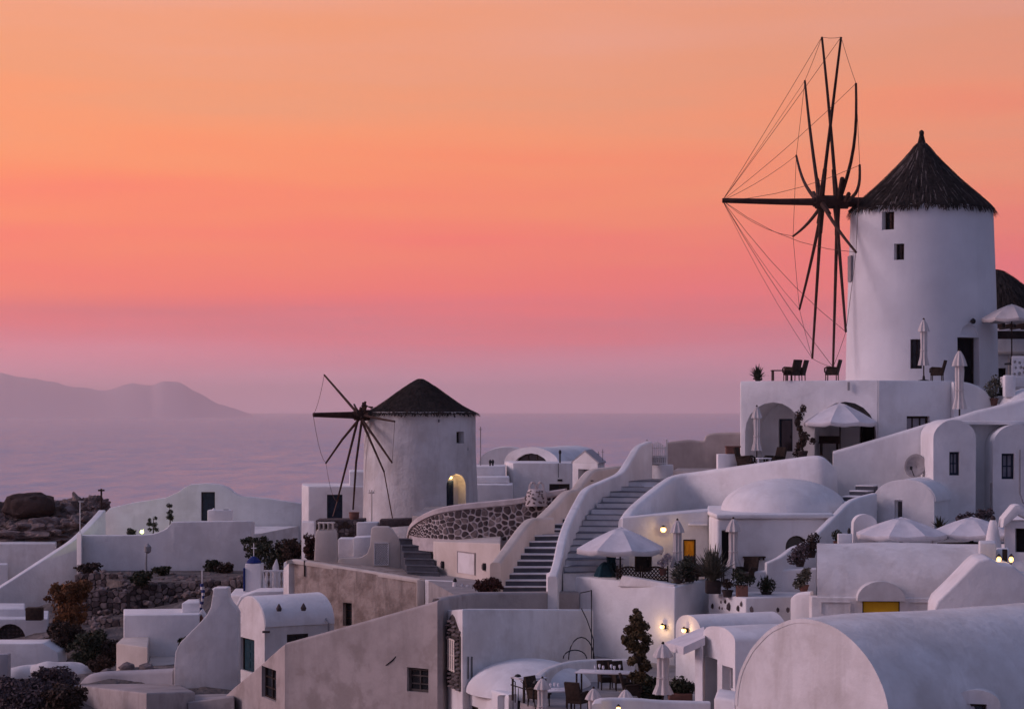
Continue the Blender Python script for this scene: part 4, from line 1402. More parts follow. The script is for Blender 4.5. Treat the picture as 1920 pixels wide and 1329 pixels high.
# ================================================================== stone wall terrace in the middle
def stone_terrace():
    pts = [(766, 1003, 105), (772, 985, 103.4), (790, 970, 102), (820, 957, 101), (860, 949, 100.4), (920, 943, 100), (975, 937, 99.6), (1008, 928, 99.4), (1060, 920, 99.2)]
    T = thing('stone_wall', 'curved terrace wall of dark stones in pale mortar', 'wall', P(900, 1012, 100))
    zb = Z(1013, 100)
    ws = [P(*p) for p in pts]
    sm = catmull([tuple(w) for w in ws], 8)
    o = ribbon('mortar', [(p[0], p[1] + 3, p[2]) for p in pts], .5, zb - .6, 'mortar', T, sub=8, rnd=.3, side=1)
    mbv, mbf = [], []
    for i, p in enumerate(sm):
        a = sm[max(i - 1, 0)]; b = sm[min(i + 1, len(sm) - 1)]
        t = Vector((b[0] - a[0], b[1] - a[1])).normalized(); n = Vector((-t.y, t.x))
        for (o_, z_) in ((-.09, -.16), (-.09, .05), (-.03, .10), (.5, .10), (.56, .05), (.56, -.16)):
            mbv.append(Vector((p[0] + n.x * o_, p[1] + n.y * o_, p[2] + z_)))
    for i in range(len(sm) - 1):
        for j in range(6):
            k = (j + 1) % 6
            mbf.append([i * 6 + j, i * 6 + k, (i + 1) * 6 + k, (i + 1) * 6 + j])
    mbf += [list(range(6)), list(range((len(sm) - 1) * 6, len(sm) * 6))]
    obj('cap', mbv, mbf, 'mortar', T)
    path = [(p[0], p[1]) for p in sm]
    cum = [0]
    for i in range(len(sm) - 1): cum.append(cum[-1] + math.hypot(sm[i + 1][0] - sm[i][0], sm[i + 1][1] - sm[i][1]))
    hs = [p[2] - .18 - zb for p in sm]
    hfun = lambda s: float(np.interp(s, cum, hs))
    Lt = cum[-1]
    def sz(x):
        f = x / Lt
        return .17 if f < .33 else (.28 if f < .45 else .36)
    stone_face(T, path, zb, hfun, .3, .058, ['stone', 'stone', 'stone', 'stone_brown'], 5, .04, 300, sizefun=sz)
    fl = plan('terrace_floor', [(sm[0][0] + .3, 105.2), (sm[8][0], sm[8][1] + .4), (sm[24][0], sm[24][1] + .4), (sm[-1][0], sm[-1][1] + .4), (X(1080, 113), 113), (X(800, 113.5), 113.5)], -7.5, Z(950, 113), 'paving', None, bevel=0)
    tag(fl, kind='structure')
    # little stone bell chimney on the wall
    C = thing('stone_chimney', 'small mortared stone chimney with arched vents on the curved stone wall', 'chimney', P(1006, 945, 99.3))
    c = P(1006, 944, 99.35)
    b = lathe('body', c, [(.52, -.1), (.50, .3), (.44, .55), (.36, .68)], 'mortar', C, n=20)
    g = random.Random(9)
    for k in range(40):
        a = g.uniform(math.pi, 2 * math.pi); z_ = g.uniform(.0, .6)
        r_ = .505 - .1 * max(0, z_ - .3) / .3
        v, f_ = rockm(c + Vector((math.cos(a) * r_, math.sin(a) * r_, z_)), (.06, .05, .05), k, 1, .2)
        obj('stone', v, f_, 'stone_brown', C, smooth=False)
    for sx in (-.18, .18):
        arch = [c + Vector((sx + .15 * math.cos(q), -.1, .68 + .32 * math.sin(q))) for q in [math.pi * k / 8 for k in range(9)]]
        tube('vent_arch', arch, .055, 'mortar', C, n=6)
        tube('vent_arch', [p + Vector((0, .25, 0)) for p in arch], .055, 'mortar', C, n=6)
    # low white wall with a panel below
    W = thing('retaining_wall', 'low white wall with a framed panel under the stone terrace', 'wall', P(860, 1085, 95))
    A, B = XY(816, 100.4), XY(938, 94.6)
    w = plan('wall', [A, B, XY(940, 100), XY(797, 105)], -8.6, [Z(1015, 100.4), Z(1018, 94.6), Z(1018, 94.6), Z(1012, 104)], 'cream', W, bevel=.05)
    c, u, n, ww, hh = rect_on(A, B, 859, 1034, 891, 1078)
    mb = MB(); zu = Vector((0, 0, 1))
    for sx in (-1, 1): mb.box(c + u * (sx * ww / 2) + n * .02, (.05, .06, hh), ax=(u, n, zu))
    mb.box(c + zu * (hh / 2 + .026) + n * .02, (ww + .05, .06, .05), ax=(u, n, zu))
    mb.build('panel_frame', 'tan', W, smooth=False)
    box('access_panel', c + n * .005, (ww - .06, .05, hh - .02), 'white2', W, ax=(u, n, zu))
    for i, (px, py) in enumerate(((831, 1058), (909, 1062))):
        q = facept(A, B, px, py)
        lt = thing('wall_vent', ['oval dark wall light left of the framed panel', 'oval dark wall light right of the framed panel'][i], 'wall light', q, 'unlit wall lights')
        lathe('housing', q + n * .01, [(.10, -.16), (.13, 0), (.10, .16)], 'metal', lt, n=14, mod=lambda a, z: 1)
        box('cover', q + n * .13, (.1, .03, .2), 'stone_brown', lt, ax=(u, n, zu), bevel=.01)
    pf = plan('landing', [XY(748, 100.2), XY(830, 100), XY(945, 94.6), XY(945, 82.5), XY(900, 82.5), XY(798, 97.2)], -8.9, Z(1084, 97.5), 'paving', None, bevel=0)
    tag(pf, kind='structure')
    staircase('side_stairs', 'small flight of dark steps beside the lattice-panel wall', [(764, 99.3), (757, 101.6), (748, 104)], [(825, 98.6), (809, 101.2), (794, 103.8)], Z(1083, 99), Z(1009, 103.8), 6, 'step_dark', 'step_dark')
    rs = bush('red_shrub', 'dark red-brown shrub at the foot of the narrow stairs', 914, 1111, 83.4, .62, .32, 2000, .045, 'leaf_red', 21, lumps=8)
    box('planter', P(914, 1111, 83.4) - Vector((0, 0, .42)), (.9, .6, .8), 'dark_pot', rs, bevel=.04)
stone_terrace()
def lattice_wall():
    T = thing('parapet_wall', 'white scooped parapet with a small lattice panel', 'wall', P(700, 1075, 100))
    Y = 103.4
    prof = [(632, 1125), (633, 1050), (640, 1046), (676, 1045), (688, 1038), (694, 1022), (696, 991), (700, 987), (728, 987), (735, 992), (766, 1040), (769, 1048), (768, 1125)]
    w = slab('wall', [P(a, b, Y) for a, b in prof], (0, .55, 0), 'cream', T, .05)
    lp = MB()
    c = P(715, 1038, Y - .03)
    ww, hh = 26 * Y / F, 41 * Y / F
    fr = MB()
    zu = Vector((0, 0, 1)); u = Vector((1, 0, 0)); n = Vector((0, -1, 0))
    for s in (-1, 1):
        fr.box(c + u * (s * ww / 2), (.05, .06, hh), ax=(u, n, zu)); fr.box(c + zu * (s * hh / 2), (ww + .05, .064, .05), ax=(u, n, zu))
    pf = fr.build('lattice_panel', 'white2', T, smooth=False)
    box('backing', c + Vector((0, .02, 0)), (ww, .02, hh), 'stone', pf)
    k = -1.2
    for i in range(30):
        t0 = -hh / 2 - ww + (hh + 2 * ww) * i / 29
        for s in (-1, 1):
            a = c + Vector((-ww / 2, -.0, t0)); b = a + Vector((ww, 0, s * ww))
            z0_, z1_ = c.z - hh / 2, c.z + hh / 2
            # clip to the frame
            pa, pb = a.copy(), b.copy()
            for q, r_ in ((pa, pb), (pb, pa)):
                if q.z > z1_: f_ = (z1_ - r_.z) / (q.z - r_.z); q.x = r_.x + (q.x - r_.x) * f_; q.z = z1_
                if q.z < z0_: f_ = (z0_ - r_.z) / (q.z - r_.z); q.x = r_.x + (q.x - r_.x) * f_; q.z = z0_
            if (pb - pa).length > .05 and (a.z - z1_) * (b.z - z1_) * 1 >= 0 or (pb - pa).length > .05: lp.tube([pa + n * .012 * s, pb + n * .012 * s], .012, 4)
    lp.build('lattice', 'white', pf, smooth=False)
    # chimney
    C = thing('chimney', 'cream tapered chimney with pointed vents beside the scooped parapet', 'chimney', P(612, 1055, 101))
    c = Vector((X(612, 104), 104.0, 0)); zb, z1 = Z(1085, 104), Z(1000, 104)
    vs = []
    for (z_, w_) in ((zb, .60), (z1, .50), (Z(992, 104), .44)):
        vs += [c + Vector((sx * w_, sy * w_ * .8, z_)) for sx, sy in ((-1, -1), (1, -1), (1, 1), (-1, 1))]
    fs = [[0, 1, 2, 3], [8, 9, 10, 11]]
    for r_ in range(2):
        for k in range(4): j = (k + 1) % 4; fs.append([r_ * 4 + k, r_ * 4 + j, r_ * 4 + 4 + j, r_ * 4 + 4 + k])
    obj('stack', vs, fs, 'cream', C, .05)
    for k in range(4):
        x_ = c.x - .33 + .22 * k
        obj('vent_fin', *boxm((x_, 104 - .12, Z(987, 104)), (.07, .5, .42)), 'cream', C, .02)
    box('vent_lid', (c.x, 104, Z(980, 104)), (.82, .6, .07), 'cream', C, bevel=.02)
    # white pieces between chimney and parapet
    w = slab('white_wall', [P(634, 1062, 106), P(634, 1010, 106), P(664, 1010, 106), P(664, 1062, 106)], (0, 1.5, 0), 'white', None, .03)
    tag(w, 'small bright white wall behind the cream chimney', 'wall')
    w = slab('white_wall', [P(662, 1062, 105.4), P(662, 1008, 105.4), P(696, 1006, 105.4), P(696, 1062, 105.4)], (0, 1.5, 0), 'white', None, .03)
    tag(w, 'small white wall in the scoop of the lattice parapet', 'wall')
    t = thing('dark_planter', 'dark stone planter wall in front of the weathered windmill', 'planter', P(640, 1010, 109))
    b = slab('wall', [P(592, 1012, 109), P(592, 975, 109), P(682, 974, 109), P(682, 1012, 109)], (0, 2, 0), 'stone', t, .03)
    stone_face(t, [tuple(XY(592, 108.98)), tuple(XY(682, 108.98))], Z(1012, 109), lambda s: .98, .28, .03, ['stone', 'stone_brown', 'leaf_brown'], 15, .05, 60)
    w = slab('dark_ledge', [P(710, 990, 108), P(712, 974, 108), P(775, 972, 108), P(775, 985, 108)], (0, 1.2, 0), 'stone', None, .03)
    tag(w, 'flat dark stone ledge at the foot of the weathered windmill', 'ledge')
    w = box('white_plinth', P(690, 1000, 109), (1.1, 1, 1.2), 'white', None, bevel=.06)
    tag(w, 'small white plinth at the foot of the weathered windmill', 'plinth')
    t = thing('terracotta_pot', 'terracotta pot on the dark planter under the broken wheel', 'pot', P(664, 975, 109.6))
    lathe('pot_body', P(664, 975, 109.6), [(.20, 0), (.26, .2), (.25, .34), (.27, .36), (.27, .42), (.2, .42)], 'terracotta', t, n=16)
    # annex behind the wheel
    H = thing('annex_house', 'small white flat-roofed annex with dark door behind the broken wheel', 'house', P(620, 985, 123))
    A, B = XY(578, 122), XY(690, 122)
    w = plan('wall', [XY(566, 124.5), A, B, XY(690, 128), XY(566, 128)], -8, Z(912, 122), 'white', H, bevel=.05)
    opening(w, A, B, 613, 927, 642, 975, 'door', depth=.2, pane='blue_door', frame='blue_door')
    plan('upper_block', [XY(655, 123), XY(690, 123), XY(690, 127), XY(655, 127)], Z(913, 123), Z(884, 123), 'white', H, bevel=.05)
    t = thing('sign_post', 'thin pole with small crossbar beside the weathered windmill', 'post', P(697, 1002, 110))
    tube('pole', [P(697, 1002, 110), P(697, 918, 110)], .035, 'cream', t)
    for dx in (-4, 4): tube('hook', [P(697, 924, 110), P(697 + dx, 922, 110), P(697 + dx * 1.2, 918, 110)], .02, 'cream', t)
    box('crossbar', P(697, 924, 110), (.3, .04, .05), 'cream', t)
lattice_wall()

# ================================================================== lower centre
def stained_house():
    T = thing('plastered_house', 'old flat-roofed house with brown stained plaster wall and white edges', 'house', P(660, 1150, 101))
    A, B = XY(552, 101.2), XY(784, 96.6)
    zl, zr = Z(1052, 101.2), Z(1087, 96.6)
    w = plan('wall', [A, B, XY(798, 102), XY(562, 102.6)], -11.5, [zl, zr, zr, zl], 'stained', T, bevel=.05)
    ribbon('roof_rim', [(548, 1050, 101.2, zl - .12), (560, 1049, 101.0, zl - .12), (668, 1066, 98.9, (zl + zr) / 2 - .12), (786, 1085, 96.5, zr - .12)], .34, 0, 'cream', T, side=.8, sub=4)
    ribbon('corner_edge', [(541, 1062, 102.2), (551, 1051, 101.4)], .5, -11, 'white2', T, smooth=False)
    slab('corner_edge', [P(781, 1175, 96.4), P(781, 1086, 96.4), P(796, 1088, 96.4), P(796, 1175, 96.4)], (0, .5, 0), 'cream', T, .05)
    opening(w, A, B, 643, 1129, 660, 1174, 'window', depth=.3, cols=1, rows=3, fw=.04)
    tube('drain_pipe', [facept(A, B, 571, 1050) + Vector((0, -.05, 0)), facept(A, B, 571, 1080) + Vector((0, -.05, 0))], .035, 'wood', T)
    w2 = plan('low_wall', [XY(796.5, 96.4), XY(856, 95.4), XY(856, 96.2), XY(797, 97.2)], -9.5, Z(1089, 96), 'white2', None, bevel=.06)
    tag(w2, 'low grey-white wall right of the stained house', 'wall')
    q = P(838, 1104, 95.6)
    t = thing('wall_spout', 'small dark spout on the low wall by the stained house', 'spout', q)
    lathe('spout', q, [(.05, -.08), (.06, 0), (.05, .08)], 'metal', t, n=10)
    tube('pipe', [q, q + Vector((0, .3, 0))], .03, 'metal', t)
    # pale bollards and stacked pieces on the landing edge
    for i, (px, py) in enumerate(((853, 1110), (866, 1112), (876, 1114))):
        b = thing('stone_bollard', ['tall white bollard with a dark cap on the landing edge', 'short white bollard in the row on the landing edge', 'white bollard nearest the red-brown shrub'][i], 'bollard', P(px, py, 93), 'bollards on the landing')
        hh = .45 if i == 0 else .25
        lathe('shaft', P(px, py, 93), [(.12, -.2), (.11, hh * .8), (.09, hh)], 'white', b, n=12)
        lathe('cap', P(px, py, 93) + Vector((0, 0, hh)), [(.07, 0), (.09, .06), (.05, .16), (.01, .18)], 'metal' if i == 0 else 'white', b, n=12)
stained_house()
def vault_house():
    T = thing('vaulted_house', 'low barrel-vaulted house with dark teal door below the stained house', 'house', P(500, 1270, 90))
    ax = Vector((.88, .475)); u = Vector((-ax.y, ax.x))
    A0 = XY(469, 90); B0 = A0 + ax * 3.15
    hw = 1.62; zs = Z(1170, 89.5); rise = 1.12
    v = vault('wall', A0, B0, hw, zs, rise, -12.5, 'white2', T, bevel=.06)
    vshell('roof', A0 + ax * .03, B0, hw - .01, zs - .02, rise, .06, 'white', T)
    FA, FB = A0 + u * hw, A0 - u * hw
    opening(v, FA, FB, 451, 1193, 477, 1262, 'door', depth=.22, pane='teal', frame='wood', fw=.06)
    for i, (px, py) in enumerate(((523, 1140), (569, 1139))):
        q = P(px, py, 88.6)
        b = thing('roof_vent', ['dark clay roof vent on the left part of the low vault', 'dark clay roof vent on the right part of the low vault'][i], 'vent', q, 'roof vents')
        lathe('hood', q, [(.09, -.12), (.12, 0), (.05, .14), (.01, .2)], 'stone', b, n=10)
        tube('stub', [q, q + Vector((0, .8, -.1))], .05, 'stone', b)
    ax3 = Vector((ax.x, ax.y, 0))
    n2 = Vector((u.x, u.y)); n2 = -n2 if n2.y > 0 else n2
    SA, SB = A0 + n2 * hw, B0 + n2 * hw
    opening(v, SA, SB, 538, 1189, 578, 1202, 'window', depth=.12, cols=2, rows=1)
    tube('downpipe', [P(594, 1120, 90.8), P(606, 1150, 90.2), P(616, 1168, 89.6), P(616, 1190, 89.6)], .045, 'grey_metal', T)
    box('rain_spout', P(499, 1184, 88.4), (.3, .18, .08), 'stone', T)
    # sweeping wall with chimney
    C = thing('chimney_wall', 'sweeping grey-white wall rising to a square chimney beside the teal door', 'wall', P(385, 1310, 86))
    prof = [(326, 1345), (327, 1246), (329, 1222), (338, 1204), (356, 1186), (374, 1168), (388, 1152), (395, 1138), (398, 1120), (400, 1104), (402, 1102), (425, 1102), (427, 1104), (428, 1122), (433, 1132), (441, 1140), (446, 1150), (446, 1345)]
    slab('wall', [P(a, b, 86) for a, b in prof], (0, .9, 0), 'white2', C, .10, seg=3)
    box('chimney_top', P(413.5, 1103, 86.45), (.58, .8, .06), 'white2', C, bevel=.02)
    # low houses in front
    P1 = thing('low_house', 'low tan flat roof with a corner towards the camera, bottom left', 'house', P(270, 1345, 80))
    plan('wall', [XY(130, 86), XY(275, 78.6), XY(366, 81), XY(330, 88)], -13, [Z(1283, 86), Z(1298, 78.6), Z(1295, 81), Z(1280, 88)], 'tan', P1, bevel=.07)
    o = ribbon('rounded_wall', [(150, 1290, 89.5), (166, 1268, 89), (190, 1259, 88.4), (250, 1256, 88), (330, 1252, 87)], .5, -13, 'grey', None, rnd=.8)
    tag(o, 'rounded grey wall behind the low tan roof', 'wall')
    w = plan('low_wall', [XY(352, 80.5), XY(440, 80), XY(440, 84), XY(365, 84)], -13, [Z(1315, 80.5), Z(1304, 80), Z(1300, 84), Z(1300, 84)], 'tan', None, bevel=.06)
    tag(w, 'low tan wall between the chimney wall and the long grey wall', 'wall')
vault_house()
def long_wall():
    T = thing('long_wall', 'long tan-grey wall rising to the right with two old windows', 'wall', P(650, 1345, 72))
    pts = [(415, 1310, 82.5), (435, 1290, 81.2), (480, 1252, 78.4), (518, 1218, 76.2), (533, 1206, 75.3), (545, 1202, 75.1), (640, 1176, 73.9), (785, 1135, 72.0), (830, 1122, 71.5), (858, 1116, 73.6), (892, 1111, 76.6), (960, 1110, 77.6), (1086, 1109, 79.0)]
    o = ribbon('wall_body', pts, .42, -12.5, 'tan', T, side=1, sub=3, rnd=.55)
    A, B = XY(545, 75.1), XY(785, 72.0)
    opening(o, A, B, 763, 1250, 805, 1299, 'window', depth=.22, cols=2, rows=3, fw=.09, frame='grey_wood', owner=T, label='square window with dark weathered frame')
    A2, B2 = XY(415, 82.5), XY(533, 75.3)
    opening(o, A2, B2, 490, 1247, 517, 1316, 'window', depth=.25, cols=2, rows=3, fw=.05, owner=T, label='tall narrow window with open shutter')
    tube('crack', [facept(A, B, 723, 1247) + Vector((0, .0, 0)), facept(A, B, 731, 1241), facept(A, B, 736, 1237), facept(A, B, 742, 1230)], [.012, .02, .022, .01], 'dark_room', T, n=5)
    # courtyard wall with the pointed stone niche
    W = thing('courtyard_wall', 'grey-white courtyard wall with pointed stone niche on its end', 'wall', P(980, 1290, 74))
    q0, q1, q2 = XY(832, 72.4), XY(868, 70.2), XY(1112, 75.2)
    zt = Z(1141, 72.6)
    plan('wall', [q0, q1, q2, XY(1112, 75.9), XY(880, 71.2), XY(842, 73.2)], -12, [Z(1144, 72.4), Z(1142, 70.2), Z(1142, 75.2), Z(1142, 75.9), Z(1142, 71.2), Z(1144, 73.2)], 'white2', W, bevel=.07)
    for px in (878, 885): tube('drain_pipe', [facept(q1, q2, px, 1230) + Vector((.0, -.05, 0)), facept(q1, q2, px, 1272) + Vector((0, -.05, 0))], .022, 'metal', W)
    # stone niche, standing proud of the narrow end
    c, u, n, w, h = rect_on(q0, q1, 834, 1146, 866, 1296)
    zu = Vector((0, 0, 1))
    outl = [(-.47, -.5), (.47, -.5), (.47, .22), (.40, .30), (.26, .38), (.12, .47), (0, .5), (-.12, .47), (-.26, .38), (-.40, .30), (-.47, .22)]
    nb = slab('stone_niche', [c + u * (a * w) + zu * (b * h) + n * .03 for a, b in outl], -n * .08, 'dry_mortar', W)
    g = random.Random(4)
    for i in range(4):
        for j in range(18):
            a = -.36 + .24 * i + g.uniform(-.05, .05); b = -.48 + j * .055 + g.uniform(-.008, .008)
            if b > .30 and abs(a) > .22: continue
            if b > .42: continue
            if -.28 < b < .18 and abs(a) < .26: continue
            v, f_ = rockm(c + u * (a * w) + zu * (b * h) + n * .04, (.14, .14, .055), i * 20 + j, 1, .2)
            obj('stone', v, f_, 'stone_brown', nb, smooth=False)
    sh = MB()
    for k in range(4): sh.box(c + u * ((-.16 + .11 * k) * w) + zu * (-.05 * h) + n * .075, (.07 * w, .04, .44 * h), ax=(u, n, zu))
    for k in (-.25, -.05, .16): sh.box(c + zu * (k * h) + n * .085 + u * 0, (.5 * w, .03, .03), ax=(u, n, zu))
    sh.build('shutter', 'cream', nb, smooth=False)
    # white low vault in the courtyard
    D = thing('low_vault', 'smooth white low vault in the courtyard', 'roof', P(985, 1290, 70))
    c = Vector((X(992, 70.6), 70.6, Z(1298, 70)))
    pr = [(math.cos(k * math.pi / 20) + .004, math.sin(k * math.pi / 20)) for k in range(11)]
    v, f_ = lathem((0, 0, 0), pr, 48)
    v = [Vector((c.x + a.x * 2.1, c.y + a.y * 2.5, c.z + a.z * 1.02)) for a in v]
    obj('dome', v, f_, 'white', D)
    o = ribbon('front_wall', [(862, 1274, 71.2), (905, 1287, 69.4), (948, 1301, 67.4), (956, 1303, 67.4), (976, 1303, 69)], .4, -12, 'white', None, side=1, sub=2, rnd=.4)
    tag(o, 'pinkish white wall in front of the courtyard vault', 'wall')
    opening(o, XY(862, 71.2), XY(948, 67.4), 880, 1321, 894, 1345, 'window', depth=.2, cols=1, rows=1, owner=o)
    o = ribbon('curved_wall', [(998, 1278, 66.8), (1012, 1263, 67.8), (1030, 1251, 69), (1070, 1239, 70.6), (1125, 1235, 71.2), (1190, 1235, 71.2)], .3, -10.5, 'white2', None, rnd=.6)
    tag(o, 'curved grey-white wall around the dining terrace', 'wall')
    # cables hanging in the corner
    t = thing('cable', 'thin black cable looping down the corner of the courtyard', 'cable', P(1110, 1234, 75))
    tube('strand', [P(1088, 1111, 76.5), P(1104, 1108, 76.3), P(1109, 1106, 74.6), P(1109, 1234, 74.6)], .022, 'metal', t)
    tube('strand', [P(1090, 1140, 74.5), P(1100, 1160, 74.5), P(1107, 1180, 74.5), P(1113, 1200, 74.5), P(1112, 1234, 74.5)], .02, 'metal', t)
    tube('loop', [P(1066 + 24 * (1 - math.cos(a)) , 1236 - 42 * math.sin(a), 73.6) for a in [math.pi * k / 10 for k in range(11)]], .022, 'metal', t)
    tube('loop', [P(1056 + 22 * (1 - math.cos(a)) , 1234 - 16 * math.sin(a), 73.5) for a in [math.pi * k / 10 for k in range(11)]], .022, 'metal', t)
long_wall()
def pink_wall():
    T = thing('retaining_wall', 'tall pale pinkish retaining wall under the parasol terrace', 'wall', P(1150, 1235, 77))
    a, b, c = XY(1024, 80.4), XY(1266, 75.6), XY(1340, 78.6)
    za, zb_, zc_ = Z(1073, 80.4), Z(1099, 75.6), Z(1097, 78.6)
    w = plan('wall', [a, b, c, XY(1340, 79.6), XY(1270, 76.8), XY(1034, 81.4)], -11, [za, zb_, zb_ + .05, zb_ + .05, zb_, za], 'white', T, bevel=.07)
    slab('raised_kerb', [P(1158, 1099, 77.5), P(1166, 1079, 77.4), P(1264, 1096, 75.7), P(1264, 1102, 75.7)], (.15, .45, 0), 'white2', T, .03)
    # patched plaster: slightly raised irregular patches
    g = random.Random(2)
    n = Vector((-(b - a).y, (b - a).x, 0)).normalized(); n = -n if n.y > 0 else n
    fl = plan('terrace_floor', [XY(1045, 80.5), XY(1270, 76.4), XY(1345, 79), XY(1560, 79.3), XY(1560, 82.5), XY(1060, 82.5)], -7.6, zb_ - .12, 'paving', None, bevel=0)
    tag(fl, kind='structure')
    FZ = zb_ - .12
    # parasol, closed parasols
    op = make_open_parasol('open_parasol', 3.3, 1.28, .78, 'canvas_white', .18)
    place(op, (X(1163, 78.8), 78.8, FZ), 'open white parasol over the lattice fence on the stair terrace', 'open parasols', R(12))
    cp = make_closed_parasol('closed_parasol', 2.35)
    place(cp, (X(1270, 78.2), 78.2, FZ), 'folded cream parasol in front of the orange door', 'folded parasols', .3)
    c2 = copytree(cp); place(c2, (X(1375, 77.8), 77.8, FZ), 'folded cream parasol by the doorway under the dome', 'folded parasols', .9, 1.03)
    # teal folded parasol and teal cover
    tp = make_closed_parasol('closed_parasol', 1.3, 'teal', .2, .05)
    place(tp, (X(1146, 79.6), 79.6, FZ), 'short folded teal parasol at the foot of the broad stairs', 'folded parasols')
    t = thing('covered_grill', 'dark teal cloth cover draped over something beside the lattice fence', 'cover', (X(1134, 79.2), 79.2, FZ))
    lathe('cover', (X(1134, 79.2), 79.2, FZ), [(.40, -.05), (.37, .25), (.26, .52), (.13, .68), (.03, .74)], 'teal', t, n=40, mod=lambda q, z: 1 + .08 * math.cos(6 * q) + .04 * math.sin(11 * q))
    # lattice fence
    for i, (x0, x1) in enumerate(((1157, 1201), (1205, 1252))):
        L_ = thing('lattice_fence', ['dark lattice fence panel beside the teal cover', 'dark lattice fence panel in front of the folded parasol'][i], 'fence', P((x0 + x1) / 2, 1090, 77.6), 'lattice fence panels')
        Y = 78.15
        for px in (x0, x1): box('post', P(px, 1076, Y), (.05, .05, .62), 'wood', L_)
        top = lambda f: 1069 - 7 * math.sin(math.pi * f)
        pts = [P(x0 + (x1 - x0) * k / 8, top(k / 8), Y) for k in range(9)]
        tube('top_rail', pts, .028, 'wood', L_)
        tube('bottom_rail', [P(x0, 1087, Y), P(x1, 1087, Y)], .03, 'wood', L_)
        for k in range(-3, 8):
            for s in (-1, 1):
                q = []
                for j in range(13):
                    f = j / 12
                    px = x0 + (k + f * 3.4) / 7 * (x1 - x0) if s > 0 else x0 + (k + (1 - f) * 3.4) / 7 * (x1 - x0)
                    py = 1087 - f * 26
                    fx = (px - x0) / (x1 - x0)
                    if 0 <= fx <= 1 and py >= top(fx) - .5: q.append(P(px, py, Y + .012 * s))
                if len(q) > 1: tube('slat', [q[0], q[-1]], .02, 'wood', L_, n=4)
    # bed of plants and low dark furniture
    for i, (px, py, Y, kind) in enumerate(((1292, 1090, 77.0, 0), (1272, 1092, 76.6, 1), (1337, 1112, 75.9, 2), (1243, 1078, 78, 3))):
        if kind == 0: pot_plant('dark leafy plant with pale flowers left of the big spiky pot', P(px, py, Y), .2, .2, [(-.3, .3, .3, 260), (0, .45, .35, 300), (-.1, .05, .4, 400)], .05, 'leaf', 'dark_pot', seed=1)
        if kind == 1: pot_plant('spiky grey-green plant behind the corner of the retaining wall', P(px, py, Y), .2, .15, [(0, .15, .3, 300)], .05, 'leaf_grey', 'dark_pot', seed=2, blades=40, bl=.65)
        if kind == 2: pot_plant('big spiky yucca in a square dark pot on the wall corner', P(px, py, Y), .26, .46, [(0, .2, .3, 150), (-.05, .8, .3, 120)], .06, 'leaf_grey', 'dark_pot', True, seed=3, blades=170, bl=1.25)
        if kind == 3: pot_plant('pale flowering plant at the parasol pole', P(px, py, Y), .15, .25, [(0, .2, .22, 180), (.2, .4, .18, 120)], .045, 'blossom', seed=4)
    for i, (px, Y) in enumerate(((1308, 78.4), (1400, 77.4))):
        t = make_armchair()
        place(t, (X(px, Y), Y, FZ), ['dark wicker armchair below the orange door', 'dark wicker armchair below the folded parasol at the dome'][i], 'wicker chairs', [2.2, -.6][i])
    tb = make_table('terrace_table', 1.1, .8, .7, 'wood', 'wood')
    place(tb, (X(1330, 78), 78.0, FZ), 'dark terrace table behind the spiky yucca', 'tables')
    # curved planter wall to the right and the wall studded with stones
    o = ribbon('planter_wall', [(1348, 1108, 77.0), (1366, 1090, 77.2), (1390, 1077, 77.4), (1430, 1069, 77.4), (1530, 1064, 77.2)], .3, -8.5, 'white', None, rnd=.6)
    tag(o, 'white wall with a curving top behind the potted plants', 'wall')
    W = thing('studded_wall', 'low white wall studded with dark stones below the potted plants', 'wall', P(1400, 1175, 75))
    A, B, C = XY(1328, 76.8), XY(1398, 74.4), XY(1500, 75.4)
    zt = Z(1119, 75)
    plan('wall', [A, B, C, XY(1500, 77), XY(1335, 78)], -10.5, zt, 'white', W, bevel=.05)
    g = random.Random(6)
    for (px, py, s, fa) in ((1336, 1136, .09, 0), (1352, 1128, .05, 0), (1349, 1139, .05, 0), (1360, 1127, .07, 0), (1367, 1137, .13, 0), (1384, 1140, .1, 0), (1390, 1132, .08, 0), (1354, 1140, .04, 0), (1409, 1142, .11, 1), (1458, 1143, .08, 1), (1477, 1143, .09, 1), (1376, 1160, .07, 0), (1404, 1162, .08, 1), (1436, 1170, .06, 1)):
        q = facept(A, B, px, py) if not fa else facept(B, C, px, py)
        v, f_ = rockm(q, (s * .8, s * .8, s * 1.2), px, 1, .25)
        obj('stone', v, f_, g.choice(['stone', 'stone_brown']), W, smooth=False)
    for i, (px, lab, lf, pt, bl) in enumerate(((1364, 'small round shrub in a dark pot on the studded wall', 'leaf_brown', 'dark_pot', [(0, .22, .2, 260)]),
                                               (1391, 'bushy plant in a terracotta planter on the studded wall', 'leaf', 'terracotta', [(-.1, .35, .3, 300), (.3, .2, .2, 180), (-.05, .1, .3, 200)]),
                                               (1437, 'dark spiky plant standing alone on the studded wall', 'leaf', 'dark_pot', [(0, .2, .34, 420)]))):
        pot_plant(lab, P(px, 1119, [75.4, 75.2, 76][i]), .2, [.25, .42, .2][i], bl, .05, lf, pt, seed=40 + i, blades=60 if i == 2 else 0, bl=.6, square=(i == 1))
    for i, (px, py, lab, pt, lf, rr) in enumerate(((1507, 1108, 'terracotta pot with a flowering plant at the vault corner', 'terracotta', 'leaf_grey', .26), (1500, 1062, 'flowering plant on the upper step by the vault', 'dark_pot', 'leaf_purple', .34), (1521, 1045, 'tall grey shrub at the top corner of the vault', 'dark_pot', 'leaf_brown', .34))):
        pot_plant(lab, P(px, py, 73.6 + i * .6), .18, .22, [(0, .25, rr, 320), (-.15, .05, rr * .9, 260), (.1, .45, rr * .7, 160)], .055, lf, pt, seed=50 + i)
